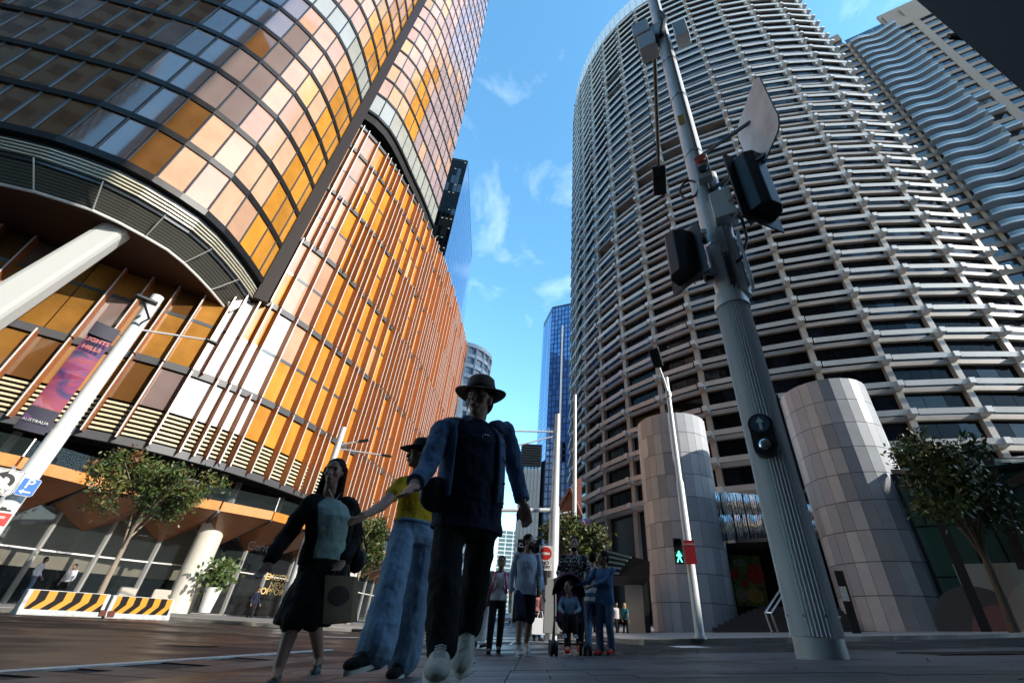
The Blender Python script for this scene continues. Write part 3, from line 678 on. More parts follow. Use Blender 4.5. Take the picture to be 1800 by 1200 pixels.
# brick gable house
hb = thing('brick_gable_house', 'red brown brick house with a steep gable behind the lamp pole', 'house', (*P_at(4.2, 62), 1))
m_bk = mat('house_brick', (.20, .075, .05), .75, noise=[(1.2, .2), (20, .2)])
g0, g1 = Vector(P_at(1.7, 62)), Vector(P_at(5.7, 60)); gm = (g0+g1)/2; bk = Vector((.06, 1)).normalized()*12
b = MB(); f5 = [V3(g0, 0), V3(g1, 0), V3(g1, 12.8), V3(gm+(g1-g0)*.12, 16.6), V3(g0, 12.4)]
b.add(f5+[p+V3(bk, 0) for p in f5], [(0, 1, 2, 3, 4), (9, 8, 7, 6, 5), (0, 5, 6, 1), (1, 6, 7, 2), (2, 7, 8, 3), (3, 8, 9, 4), (4, 9, 5, 0)]); b.build('wall', m_bk, hb)
for A, B in ((f5[4], f5[3]), (f5[3], f5[2])): MB().bar(A+Vector((0, -.15, .1)), B+Vector((0, -.15, .1)), .3, .3).build('gable_coping', mat('coping', (.28, .15, .11), .7), hb)
ch = Vector(f5[2])+Vector((-.4, 1, 0)); MB().box((ch.x, ch.y, 15.4), (.9, .9, 5.2)).build('chimney', m_bk, hb)
for f in (.3, .62):
    p = g0.lerp(g1, f); MB().box((p.x, p.y-.05, 10.4), (.75, .12, 1.9)).build('window', m_win[0], hb)
# ================================================================== office blocks behind the photographer (they shade the corner and stand in the glass)
def office(name, label, poly, h, z0=0, fl=3.9, nw=14):
    t = thing(name, label, 'office block', (poly[0][0], poly[0][1], 0)); MB().prism(poly, z0-1, h).build('body', mat('office_stone', (.13, .12, .11), .6, noise=(.4, .15)), t)
    b = MB(); n = len(poly)
    for i in range(n):
        A, B = Vector(poly[i]), Vector(poly[(i+1) % n]); d = B-A; tt = d.normalized(); nn = Vector((tt.y, -tt.x)); k = max(2, int(d.length/3.4))
        for z in np.arange(z0+4.5, h-2, fl):
            for j in range(k):
                a, c = A+d*((j+.16)/k)+nn*.04, A+d*((j+.84)/k)+nn*.04; b.hexa(quad_prism([V3(a, z), V3(c, z), V3(c, z+2.1), V3(a, z+2.1)], .06))
    b.build('windows', m_win[1], t, kind='stuff'); return t
office('corner_office_tower', 'tall stone office tower behind the camera corner', [(22, -6.85), (10, -32), (50, -51), (62, -25.95)], 135)
office('side_street_office', 'mid height stone office block up the side street', [(70, 3), (66, -30), (112, -30), (112, 3)], 35)
office('rear_office_tower', 'tall stone office tower across the street behind the camera', [(-110, -46), (-110, -90), (-60, -90), (-60, -46)], 130)
office('rear_sky_blocker', 'broad unseen stone block added behind the camera to cut skylight', [(-28, -15), (-28, -60), (14, -60), (14, -15)], 92)  # unseen, added close and tall to block skylight on the people
office('side_sky_blocker', 'unseen stone block added across the side street for darkness and reflection', [(-80, -8), (-80, -44), (-42, -44), (-39, -8)], 88)  # unseen, added to darken the ambient light and to mirror in the lobe
ce = thing('corner_annexe', 'black cornered building edge looming in the top right of the view', 'building', (7.35, 3.16, 0))
m_blk = mat('black_cladding', (.012, .012, .013), .6)
MB().prism([(7.35, 3.16), (10, -5), (40, -16), (40, 3.16)], -.5, 11.7).build('wall', m_blk, ce)
for k in range(3): MB().hexa([(7.3, 3.2, 3+k*3.4), (40, 3.2, 3+k*3.4), (40, 3.26, 3+k*3.4), (7.3, 3.26, 3+k*3.4), (7.3, 3.2, 3.12+k*3.4), (40, 3.2, 3.12+k*3.4), (40, 3.26, 3.12+k*3.4), (7.3, 3.26, 3.12+k*3.4)]).build('cladding_joint', m_band, ce)
# ================================================================== granite drums and the forecourt
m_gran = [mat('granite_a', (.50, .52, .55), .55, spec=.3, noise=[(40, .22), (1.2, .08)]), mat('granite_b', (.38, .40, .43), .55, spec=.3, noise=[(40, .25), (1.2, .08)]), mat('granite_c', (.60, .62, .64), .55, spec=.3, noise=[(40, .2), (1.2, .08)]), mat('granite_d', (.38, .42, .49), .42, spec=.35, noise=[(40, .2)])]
def drum(label, azc, d, r, ztop, zb):
    cx, cy = P_at(azc, d); t = thing('granite_drum', label, 'granite drum', (cx, cy, zb), 'granite clad drums before the sunshade tower')
    MB().tube([(cx, cy, zb-.5), (cx, cy, ztop-.02)], r-.05, 48).build('drum_core', m_joint, t)
    n = 26; rows = 9; P = Pieces()
    for i in range(n):
        a0, a1 = 2*math.pi*i/n, 2*math.pi*(i+1)/n; g = .004; mm = random.choice([0, 0, 1, 2, 2, 1, 3])
        for k in range(rows):
            z0 = zb+(ztop-zb)*k/rows+.02; z1 = zb+(ztop-zb)*(k+1)/rows-.02
            A = (cx+r*math.cos(a0+g), cy+r*math.sin(a0+g)); B = (cx+r*math.cos(a1-g), cy+r*math.sin(a1-g))
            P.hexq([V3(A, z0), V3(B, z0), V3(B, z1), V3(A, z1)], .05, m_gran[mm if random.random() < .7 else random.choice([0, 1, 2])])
    P.flush('granite_panel', t, 'granite_panels_beyond', 300); return t
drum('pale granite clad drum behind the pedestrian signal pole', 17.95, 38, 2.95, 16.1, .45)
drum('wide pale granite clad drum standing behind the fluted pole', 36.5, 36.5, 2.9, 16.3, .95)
m_mir = mat('mirror_steel', (.72, .74, .73), .06, 1.0)
mf = thing('mirror_fascia', 'rippled mirror steel fascia curving between the two granite drums', 'fascia', (*P_at(25, 38), 6))
b = MB(); n = 60; pts = []
for j in range(n+1):
    f = j/n; az_ = 21.3+(33.5-21.3)*f; d = 37.6-1.6*math.sin(f*math.pi)+.09*math.sin(j*1.15)+.05*math.sin(j*2.7+1); pts.append((P_at(az_, d), P_at(az_, d-.25+.12*math.sin(j*.9))))
for j in range(n):
    zt0 = 10.2-1.9*(j/n)**.8; zt1 = 10.2-1.9*((j+1)/n)**.8
    for z0f, z1f, o0, o1 in ((0, .5, 0, 1), (.5, 1, 1, 0)):
        za0, za1, zb0, zb1 = 6.3+(zt0-6.3)*z0f, 6.3+(zt1-6.3)*z0f, 6.3+(zt0-6.3)*z1f, 6.3+(zt1-6.3)*z1f
        b.add([V3(pts[j][o0], za0), V3(pts[j+1][o0], za1), V3(pts[j+1][o1], zb1), V3(pts[j][o1], zb0)], [(0, 1, 2, 3)])
o = b.build('mirror_sheet', m_mir, mf, smooth=True); sd = o.modifiers.new('t', 'SOLIDIFY'); sd.thickness = .06
MB().prism([P_at(21, 38), P_at(33, 37.5), P_at(33, 44), P_at(21, 44)], 5.9, 6.28).build('soffit', m_void, mf)
sf = thing('shop_front', 'dark shop front with a bright food poster below the mirror fascia', 'shop front', (*P_at(25, 41), 1.5))
MB().prism([P_at(20, 42), P_at(34, 42), P_at(34, 43), P_at(20, 43)], 0, 6.2).build('wall', m_void, sf)
pc = [Vector(at_d(1281, 974, 40)), Vector(at_d(1336, 985, 40.3)), Vector(at_d(1342, 1066, 40.3)), Vector(at_d(1288, 1062, 40))]
pz0, pz1 = 2.35, 5.75; pa_, pb_ = Vector((pc[0].x, pc[0].y)), Vector((pc[1].x, pc[1].y)); 
poster = MB().hexa(quad_prism([V3(pa_, pz0), V3(pb_, pz0), V3(pb_, pz1), V3(pa_, pz1)], .06)).build('food_poster', mat('poster_green', (.16, .24, .05), .4, noise=[(1.6, .7)]), sf)
pt = (pb_-pa_).normalized(); pnv = Vector((pt.y, -pt.x)); pl = (pb_-pa_).length
def disc(u, v, r, material, k=0, sq=1.0, parent=poster, name='printed_shape'):
    c = V3(pa_+pt*(u*pl)+pnv*(.008+.004*k), pz0+v*(pz1-pz0)); m_ = MB(); n = 20
    m_.add([c+V3(pt, 0)*(r*math.cos(2*math.pi*i/n))+Vector((0, 0, r*sq*math.sin(2*math.pi*i/n))) for i in range(n)], [tuple(range(n))]); return m_.build(name, material, parent)
m_tom = mat('print_red', (.55, .04, .02), .4, noise=(3, .3)); m_yel = mat('print_yellow', (.62, .42, .12), .4, noise=(4, .4)); m_gn = mat('print_palegreen', (.35, .42, .28), .4, noise=(3, .4))
disc(.75, .62, .62, m_tom, 0, 1.15); disc(.08, .62, .3, m_tom, 1); disc(.36, .43, .27, m_tom, 2); disc(.62, .2, .6, m_yel, 1, .8); disc(.3, .85, .5, m_gn, 0, .5); disc(.2, .2, .45, m_gn, 0, 1.0)
# stairs between the drums
st = thing('stone_stairs', 'dark stone steps rising between the granite drums', 'stairs', (*P_at(24, 33), .6)); m_step = mat('step_stone', (.055, .055, .06), .6, noise=(3, .2))
for k in range(9):
    a0, a1 = 19.6+.62*k, 32.4; d0 = 31.6+.55*k; z = .62+.17*k
    MB().prism([P_at(a0, d0), P_at(a1, d0), P_at(a1, d0+8), P_at(a0, d0+8)], z-.3, z+.17).build('step', m_step, st)
hr = thing('stair_handrail', 'steel handrail beside the stone steps', 'handrail', at_d(1362, 1120, 28)); m_ss = mat('stainless', (.6, .6, .6), .25, 1.0)
A, B, D = at_d(1362, 1122, 28), at_d(1345, 1076, 28), at_d(1378, 1026, 31)
MB().tube([A, B, D], .06, 10).build('rail', m_ss, hr); MB().tube([A+Vector((.35, .1, 0)), B+Vector((.35, .1, 0)), D+Vector((.35, .1, 0))], .06, 10).build('rail', m_ss, hr)
MB().tube([B, B+Vector((.35, .1, 0))], .05, 8).build('cross_tube', m_ss, hr)
# low black awning with teal slats left of the first drum, stone pier below
aw = thing('black_awning', 'low black awning with pale teal slats beside the first granite drum', 'awning', (*P_at(11, 30), 3)); 
A = [at_d(1058, 962, 29), at_d(1142, 986, 28), at_d(1142, 1012, 28), at_d(1072, 1012, 29)]
MB().hexa([A[3], A[2], A[2]+Vector((1, 6, 0)), A[3]+Vector((1, 6, 0)), A[0], A[1], A[1]+Vector((1, 6, 0)), A[0]+Vector((1, 6, 0))]).build('box', m_blk, aw)
for k in range(5):
    f = (k+.5)/5; p = A[3].lerp(A[0], f); q = A[2].lerp(A[1], f); MB().bar(p+Vector((0, -.12, 0)), p.lerp(q, .25+.09*k)+Vector((0, -.12, 0)), .06, .10).build('slat', mat('teal_slat', (.20, .32, .32), .4), aw)
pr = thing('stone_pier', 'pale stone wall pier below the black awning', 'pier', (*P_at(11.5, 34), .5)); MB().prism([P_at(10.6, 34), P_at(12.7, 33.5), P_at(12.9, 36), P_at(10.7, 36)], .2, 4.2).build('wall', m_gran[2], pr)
MB().prism([P_at(12.6, 32.6), P_at(13.2, 32.6), P_at(13.2, 33.2), P_at(12.6, 33.2)], .2, 3.6).build('dark_post', m_blk, pr)
# green glass wing at the right
gw = thing('green_glass_wing', 'green glass lobby wing with black raking posts beside the second drum', 'glass wing', (*P_at(45, 33), 1))
m_gg = mat('green_glass', (.05, .12, .11), .04, spec=.9, ior=1.6); m_ggl = mat('green_glass_pale', (.20, .40, .38), .06, spec=.8, alpha=.7)
w0, w1 = Vector(P_at(40.3, 34.5)), Vector(P_at(56, 37)); P = Pieces()
for i in range(9):
    for k in range(3):
        A, B = w0.lerp(w1, i/9+.004), w0.lerp(w1, (i+1)/9-.004); z0 = 1+k*2.6; P.hexq([V3(A, z0+.04), V3(B, z0+.04), V3(B, z0+2.56), V3(A, z0+2.56)], .06, m_gg)
P.flush('glass_panel', gw)
MB().prism([tuple(w0+Vector((0, .2))), tuple(w1+Vector((0, .2))), (34, 40), (24, 40)], 0, 9.4).build('inner_wall', m_void, gw)
for i in range(6):
    A, B = w0.lerp(w1, i/6), w0.lerp(w1, (i+1)/6-.01); n_ = Vector((-.35, -.94))*4.2
    MB().hexa(quad_prism([V3(A+n_, 8.2), V3(B+n_, 8.2), V3(B, 9.6), V3(A, 9.6)], .06)).build('canopy_pane', m_ggl, gw)
    MB().bar(V3(A+n_, 8.1), V3(A, 9.5), .1, .25).build('canopy_beam', m_blk, gw)
for u0, v0, u1, v1 in ((1735, 1110, 1630, 860), (1800, 1000, 1735, 800)):
    A, B = at_d(u0, v0, 31.5), at_d(u1, v1, 31.5); MB().bar(A, B, .55, .4).build('raking_post', m_blk, gw)
A, B = at_d(1690, 900, 30.5), at_d(1815, 830, 29.5); MB().bar(A, B, .3, .4).build('raking_strut', m_blk, gw)
mu = thing('mural_wall', 'low wall painted with large pale and dusty pink curves', 'mural', (*P_at(44, 32.5), 1))
a0, a1 = Vector(P_at(41.9, 33.6)), Vector(P_at(52, 34.5)); mt_ = (a1-a0).normalized(); mn = Vector((mt_.y, -mt_.x))
mw = MB().hexa(quad_prism([V3(a0, .6), V3(a1, .6), V3(a1, 4.1), V3(a0, 4.1)], .15)).build('wall', mat('mural_pale', (.34, .39, .37), .5), mu)
def mdisc(u, z, r, material, k, a_0=0, a_1=360):
    n = 32; m_ = MB(); c = V3(a0+mt_*u+mn*(.006+.004*k), z); pts = []
    for i in range(n):
        an = R(a_0+(a_1-a_0)*i/(n-1)); p = c+V3(mt_, 0)*(r*math.cos(an))+Vector((0, 0, r*math.sin(an))); p.z = min(4.08, max(.65, p.z)); pts.append(p)
    m_.add(pts, [tuple(range(n))]); m_.build('painted_shape', material, mw)
mdisc(.2, 1.2, 1.9, mat('mural_grey', (.10, .10, .10), .5), 0); mdisc(1.0, .9, 1.35, mat('mural_pink', (.26, .13, .13), .5), 1); mdisc(3.2, 1.4, 2.0, mat('mural_white', (.46, .50, .47), .5), 2, 0, 360); mdisc(5.0, 4.2, 1.3, mat('mural_red', (.30, .06, .05), .5), 3)
# striped marker post
mp_ = thing('marker_post', 'black square marker post with a white notice and orange edge', 'marker post', at_d(1508, 1118, 25.5))
p = at_d(1508, 1118, 25.5); MB().box((p.x, p.y, p.z+1.2), (.34, .22, 2.5), R(-32)).build('post', m_blk, mp_, bevel=.02)
for zc, hh, mm, ox in ((1.55, .55, m_white, -.03), ): 
    f = Vector((-math.sin(R(32)), -math.cos(R(32)), 0)); sdv = Vector((math.cos(R(32)), -math.sin(R(32)), 0))
    MB().box((p.x+f.x*.12-sdv.x*.03, p.y+f.y*.12-sdv.y*.03, p.z+zc), (.26, .02, hh), R(-32)).build('notice', mm, mp_)
    MB().box((p.x+f.x*.05+sdv.x*.18, p.y+f.y*.05+sdv.y*.18, p.z+1.75), (.03, .14, 1.5), R(-32)).build('orange_edge', mat('orange_paint', (.55, .22, .02), .5), mp_)

# ================================================================== street poles
m_pole = mat('pole_grey', (.68, .69, .70), .4, .2, noise=[(2, .08), (30, .06)]); m_polew = mat('pole_white', (.74, .76, .77), .35, .1); m_sig = mat('signal_black', (.012, .013, .015), .45); m_cable = mat('cable_black', (.01, .01, .01), .5)
bp = at_d(1447, 1160, 6.86); bx, by = bp.x, bp.y; bz = T(bx, by)
BP = thing('fluted_pole', 'tall grey street pole with a wide fluted base and stacked equipment', 'street pole', (bx, by, bz))
b = MB(); n = 40; ra, rb = .246, .285; vs = []; fs = []
for zi, z in enumerate((bz+.22, bz+2.7, 5.2)):
    for j in range(n*2):
        an = math.pi*j/n; r = (rb if j % 2 == 0 else ra)*(1.0 if zi < 2 else .98); vs.append((bx+r*math.cos(an), by+r*math.sin(an), z))
N = n*2
fs = [(i*N+j, i*N+(j+1) % N, (i+1)*N+(j+1) % N, (i+1)*N+j) for i in range(2) for j in range(N)]+[tuple(range(N)), tuple(range(2*N, 3*N))]
b.add(vs, fs).build('fluted_sleeve', mat('fluted_alloy', (.76, .77, .78), .42, .2), BP)
MB().tube([(bx, by, bz-.05), (bx, by, bz+.21)], [.275, .27], 48).build('plinth', mat('plinth_grey', (.40, .41, .42), .5), BP, smooth=True)
MB().tube([(bx, by, 5.2), (bx, by, 5.32), (bx, by, 5.5)], [.30, .30, .27], 48).build('collar', m_pole, BP, smooth=True)
MB().tube([(bx, by, 5.5), (bx, by, 21)], [.225, .20], 40).build('shaft', m_pole, BP, smooth=True)
rt = Vector((by, -bx)).normalized()   # sideways to the right as seen from the camera
fw = Vector((-bx, -by)).normalized()  # towards the camera
def around(z, s, f): return Vector((bx+rt.x*s+fw.x*f, by+rt.y*s+fw.y*f, z))
MB().bar(around(5.5, .12, .20), around(21, .12, .18), .02, .03).build('groove_strip', m_cable, BP)
MB().tube([around(5.4, .24, .02), around(9.0, .24, .02)], .13, 20).build('side_conduit', m_pole, BP, smooth=True)
rz_b = math.atan2(rt.y, rt.x)
def bbox(name, z0, z1, s, f, w, d, mm, bev=.02):
    c = around((z0+z1)/2, s, f); return MB().box(c, (w, d, z1-z0), rz_b).build(name, mm, BP, bevel=bev)
bbox('control_box', 7.2, 8.0, .30, .22, .42, .36, m_pole); bbox('camera_unit', 8.55, 9.35, .12, .30, .30, .2, mat('unit_grey', (.5, .5, .5), .5))
c = around(9.15, .12, .42); MB().tube([c, c+Vector((fw.x*.05, fw.y*.05, 0))], .12, 20).build('red_cap', mat('cap_red', (.55, .06, .03), .4), BP)
c = around(8.78, .12, .42); MB().tube([c, c+Vector((fw.x*.06, fw.y*.06, 0))], .1, 20).build('lens', m_sig, BP)
bbox('name_plate', 5.6, 6.3, .12, .235, .1, .02, m_sig, 0); bbox('bracket_plate', 6.4, 7.1, .12, .235, .14, .03, mat('unit_grey', (.5, .5, .5), .5), 0)
bbox('sticker', 11.1, 11.55, -.06, .215, .16, .012, mat('sticker_amber', (.6, .33, .03), .5), 0); bbox('side_plate', 5.6, 6.9, .42, .05, .06, .35, m_pole)
# cable loop
pts = [around(8.6+.30*math.sin(a), -.26+.28*math.cos(a)*.7, .18) for a in np.linspace(0, 2*math.pi, 20)]
MB().tube(pts, .025, 8).build('cable_loop', mat('cable_red', (.09, .02, .015), .5), BP)
MB().tube([around(7.3, .48, .25), around(7.1, .56, .25), around(6.6, .55, .2), around(6.2, .38, .18), around(6.15, .25, .15)], .03, 8).build('cable', m_cable, BP, smooth=True)
MB().tube([around(16.3, -.05, .24), around(17, .1, .3), around(17.4, .22, .22), around(18, .1, .24)], .09, 8).build('cable_bundle', m_cable, BP, smooth=True)
# pedestrian push button
c = around(2.68, -.03, .31); pb = MB().tube([around(2.84, -.03, .24), around(2.84, -.03, .365)], .165, 28).tube([around(2.53, -.03, .24), around(2.53, -.03, .362)], .16, 28).box(around(2.685, -.03, .31), (.31, .1, .31), rz_b).build('button_housing', m_sig, BP)
MB().tube([around(2.84, -.03, .37), around(2.84, -.03, .39)], .125, 24).build('arrow_disc', mat('arrow_blue', (.06, .09, .14), .25), pb)
ar = MB(); o_ = around(2.84, -.03, .396)
def loc(s, z): return o_+Vector((rt.x*s, rt.y*s, z))
ar.add([loc(-.055, .02), loc(.055, .02), loc(0, .10)], [(0, 1, 2)]); ar.add([loc(-.02, -.09), loc(.02, -.09), loc(.02, .02), loc(-.02, .02)], [(0, 1, 2, 3)]); ar.build('arrow', mat('arrow_white', (.55, .6, .66), .4), pb)
b = MB(); c = around(2.53, -.03, .37)
b.tube([c, c+Vector((fw.x*.03, fw.y*.03, 0)), c+Vector((fw.x*.055, fw.y*.055, 0))], [.085, .08, .04], 24).build('button', mat('button_steel', (.5, .5, .52), .2, 1.0), pb, smooth=True)
bbox('access_panel', 2.0, 3.4, .30, -.02, .03, .16, mat('panel_dark', (.05, .055, .06), .5), 0)
# top equipment boxes
for z0, s in ((17.0, -.62), (15.9, -.5)):
    bbox('radio_box', z0, z0+.95, s, .1, .55, .5, m_pole)
bbox('clamp', 16.6, 17.4, -.2, .1, .4, .3, m_pole); bbox('rear_unit', 15.6, 16.6, .55, .1, .4, .4, m_pole)
for q in (12, 17): pass
# street lamp arm reaching away
LA = at_d(1150, 80, 6.7); LB_ = at_d(1158, 295, 11.4)
MB().tube([around(16.5, -.2, .1), LA, LB_], .07, 12).build('lamp_arm', mat('arm_bronze', (.10, .095, .085), .4, .5), BP, smooth=True)
d_ = (at_d(1160, 335, 12.3)-LB_).normalized(); sdv = d_.cross(Vector((0, 0, 1))).normalized()
lh = MB().bar(LB_-d_*.1, LB_+d_*1.15, .55, .16).build('lamp_head', mat('lamp_black', (.02, .02, .02), .4), BP, bevel=.04)
for k in range(4): MB().bar(LB_+d_*(.15+.24*k)-sdv*.22+Vector((0, 0, -.1)), LB_+d_*(.15+.24*k)+sdv*.22+Vector((0, 0, -.1)), .03, .05).build('cooling_rib', m_cable, lh)
# traffic signals hung on the pole
def signal(label, c, ang, h=1.55, w=.5, back=True):
    t = thing('traffic_signal', label, 'traffic signal', c, 'signals on the fluted pole'); ca, sa = math.cos(ang), math.sin(ang)
    def q(x, y, z): return Vector((c[0]+x*ca-y*sa, c[1]+x*sa+y*ca, c[2]+z))
    b = MB(); prof = [(-w*.5, 0), (-w*.42, .25), (-w*.2, .36), (w*.2, .36), (w*.42, .25), (w*.5, 0)]
    vs = [q(x, y, -h/2) for x, y in prof]+[q(x, y, h/2) for x, y in prof]; k = len(prof)
    b.add(vs, [tuple(reversed(range(k))), tuple(range(k, 2*k))]+[(i, (i+1) % k, k+(i+1) % k, k+i) for i in range(k)]); b.build('housing', m_sig, t, bevel=.02)
    b = MB(); b.hexa([q(-w*.8, -.03, -h*.62), q(w*.8, -.03, -h*.62), q(w*.8, .0, -h*.62), q(-w*.8, .0, -h*.62), q(-w*.8, -.03, h*.62), q(w*.8, -.03, h*.62), q(w*.8, 0, h*.62), q(-w*.8, 0, h*.62)]); b.build('target_board', mat('board_black', (.02, .021, .025), .5), t)
    for k in range(3):
        z = h*(.31-.31*k); n = 12; b = MB(); vs = []
        for y in (-.03, -.4): vs += [q(w*.36*math.cos(math.pi*i/n), y, z+w*.36*math.sin(math.pi*i/n)) for i in range(n+1)]
        b.add(vs, [(i, i+1, n+2+i, n+1+i) for i in range(n)]); o = b.build('visor', m_sig, t); s = o.modifiers.new('t', 'SOLIDIFY'); s.thickness = .015
        b = MB(); vs = [q(w*.33*math.cos(2*math.pi*i/20), -.045, z+w*.33*math.sin(2*math.pi*i/20)) for i in range(20)]; b.add(vs, [tuple(range(20))]); b.build('lens', mat('lens_dark', (.03, .02, .02), .15), t)
    return t
s1 = signal('black traffic signal seen from behind, lower on the fluted pole', at_d(1205, 455, 6.55), R(118)+0, 1.05, .55)
s2 = signal('black traffic signal seen from behind, under the blank sign plate', at_d(1322, 335, 6.35), R(200), 1.55, .6)
for c, zz in ((at_d(1238, 425, 6.7), 7.15), (at_d(1240, 492, 6.7), 6.05)): MB().bar(around(zz, -.15, .05), c, .06, .1).build('signal_bracket', m_sig, BP); MB().tube([around(zz-.05, -.2, .05), around(zz+.08, -.2, .05)], .17, 20).build('clamp_ring', m_pole, BP)
for a_, z_ in ((at_d(1340, 200, 6.1), 9.7), (at_d(1345, 272, 6.0), 8.4), (at_d(1318, 372, 6.35), 7.55)): MB().bar(around(z_, .1, .1), a_, .05, .07).build('sign_bracket', m_sig, BP)
sg = thing('blank_sign_plate', 'pale metal back of a large sign plate braced to the fluted pole', 'sign', at_d(1335, 225, 6.1))
q = [at_d(1330, 322, 6.6), at_d(1376, 216, 5.66), at_d(1333, 128, 5.66), at_d(1296, 230, 6.6)]
def rounded(q, r=.12):
    out = []
    for i in range(4):
        p, a, c = q[i], q[i-1], q[(i+1) % 4]
        for t_ in (0, .33, .67, 1):
            u = p+(a-p)*r; v = p+(c-p)*r; out.append(u.lerp(p, t_*(1-t_)*1.6+0).lerp(v, t_) if 0 < t_ < 1 else (u if t_ == 0 else v))
    return out
rq = rounded(q); nrm_ = (q[1]-q[0]).cross(q[3]-q[0]).normalized()*.03; k = len(rq)
MB().add(rq+[p+nrm_ for p in rq], [tuple(range(k)), tuple(reversed(range(k, 2*k)))]+[(i, (i+1) % k, k+(i+1) % k, k+i) for i in range(k)]).build('plate', mat('plate_alloy', (.50, .53, .58), .35, .0, noise=[(1.6, .35)]), sg)
nf = nrm_.normalized(); sgn = -1 if nf.dot(Vector((0, 0, CAMZ))-q[0]) < 0 else 1
pa2 = q[0].lerp(q[1], .3).lerp(q[3].lerp(q[2], .3), .12); eu = (q[1]-q[0]).normalized(); ev = (q[3]-q[0]).normalized()
MB().hexa([pa2+eu*x+ev*y+nf*sgn*z for z in (.032, .038) for x, y in ((-.08, -.13), (.08, -.13), (.08, .13), (-.08, .13))]).build('green_sticker', mat('sticker_green', (.25, .5, .03), .5), sg)

# pedestrian signal pole on the right
lp = at_d(1232, 1130, 14.3); lx, ly, lz = lp.x, lp.y, T(lp.x, lp.y)+.12
LR = thing('signal_pole', 'slim white lamp pole in front of the first granite drum', 'lamp pole', (lx, ly, lz))
MB().tube([(lx, ly, lz), (lx, ly, 4.3), (lx, ly, 4.36), (lx, ly, 8.1)], [.125, .115, .09, .075], 24).build('shaft', m_polew, LR, smooth=True)
MB().tube([(lx, ly, lz), (lx, ly, lz+.06)], .17, 24).build('base_collar', m_polew, LR); MB().tube([(lx, ly, 7.3), (lx, ly, 7.5)], .11, 20).build('arm_collar', m_pole, LR)
e = at_d(1158, 645, 13.9); MB().tube([(lx, ly, 7.4), ((lx+e.x)/2, (ly+e.y)/2, (7.4+e.z)/2+.1), e], .045, 10).build('lamp_arm', m_pole, LR, smooth=True)
e2 = at_d(1148, 612, 13.3); MB().bar(e, e2, .36, .13).build('lamp_head', m_sig, LR, bevel=.04)
ps = thing('pedestrian_signal', 'small pedestrian signal showing a green walking man', 'pedestrian signal', at_d(1193, 968, 14.1)); c = at_d(1193, 968, 14.1)
MB().box(c, (.26, .2, .66), R(-17)).build('housing', m_sig, ps, bevel=.02)
r2 = Vector((math.cos(R(-17)), math.sin(R(-17)), 0)); f2 = Vector((-math.sin(R(17)), -math.cos(R(17)), 0)); m_gman = mat('green_man', (.05, .8, .55), .5, emit=(.08, 1.0, .62, 2.2))
def gq(x, z): return c+r2*x+f2*.112+Vector((0, 0, z-.16))
g = MB()
for poly in ([(-.02, .10), (.02, .10), (.03, .13), (0, .155), (-.03, .13)], [(-.03, -.02), (.03, -.02), (.035, .09), (-.03, .09)], [(-.03, -.02), (.0, -.02), (-.05, -.14), (-.08, -.14)], [(.0, -.02), (.03, -.02), (.075, -.14), (.045, -.14)], [(.03, .09), (.08, .02), (.06, .0), (.02, .05)], [(-.03, .09), (-.08, .03), (-.065, .01), (-.02, .05)]):
    g.add([gq(x, z) for x, z in poly], [tuple(range(len(poly)))])
g.build('walking_man', m_gman, ps)
for zz in (.16, -.16):
    n = 10; vs = []
    for y in (.10, .24): vs += [c+r2*(.12*math.cos(math.pi*i/n))+f2*y+Vector((0, 0, zz+.12*math.sin(math.pi*i/n))) for i in range(n+1)]
    o = MB().add(vs, [(i, i+1, n+2+i, n+1+i) for i in range(n)]).build('visor', m_sig, ps)
for zz in (.25, -.25): MB().bar(c+Vector((0, 0, zz)), (lx, ly, c.z+zz), .03, .03).build('bracket', m_sig, ps)
rs = thing('red_pole_sign', 'small red parking sign fixed to the slim white lamp pole', 'sign', at_d(1213, 970, 14.1)); c2 = at_d(1213, 970, 14.1)
pl_ = MB().box((c2.x+f2.x*.02, c2.y+f2.y*.02, c2.z), (.30, .015, .62), R(-17)).build('plate', mat('sign_red', (.42, .03, .04), .4), rs)
place_text('NO STOPPING', m_white, c2+f2*.035+Vector((0, 0, .2)), r2, (0, 0, 1), .05, rs)
# centre mast with arms
cp = at_d(970, 1060, 16); cx, cy = cp.x, cp.y; cz = T(cx, cy)
CM = thing('mast_arm_pole', 'pale grey mast arm pole behind the man in the striped shirt', 'street pole', (cx, cy, cz))
MB().tube([(cx, cy, cz), (cx, cy, 3.9), (cx, cy, 3.95), (cx, cy, 7.5)], [.19, .17, .14, .10], 24).build('shaft', m_pole, CM, smooth=True)
a1_ = at_d(880, 896, 15.5); MB().tube([(cx, cy, 3.8), a1_], .07, 10).build('mast_arm', m_pole, CM)
MB().tube([(cx, cy, 6.75), at_d(900, 757, 15.8)], .035, 8).build('stay_arm', m_polew, CM); MB().tube([(cx, cy, 6.6), at_d(905, 784, 15.8)], .03, 8).build('stay_arm', m_pole, CM)
MB().box((cx, cy-.02, .9), (.5, .35, 1.5)).build('control_cabinet', mat('cabinet_grey', (.30, .31, .31), .5), CM, bevel=.02)
MB().box((cx-.35, cy-.15, 1.75), (.35, .3, .6)).build('rear_signal', m_sig, CM, bevel=.03)
ne = thing('no_entry_sign', 'white sign with a red no entry disc on the mast pole', 'sign', at_d(959, 980, 15.7)); c = at_d(959, 980, 15.7)
MB().box(c, (.44, .02, .74)).build('plate', m_white, ne, bevel=.004)
def fdisc(c, r, y, mm, par, name, sx=1, n=28): MB().add([(c[0]+r*math.cos(2*math.pi*i/n), y, c[2]+r*math.sin(2*math.pi*i/n)) for i in range(n)], [tuple(range(n))]).build(name, mm, par)
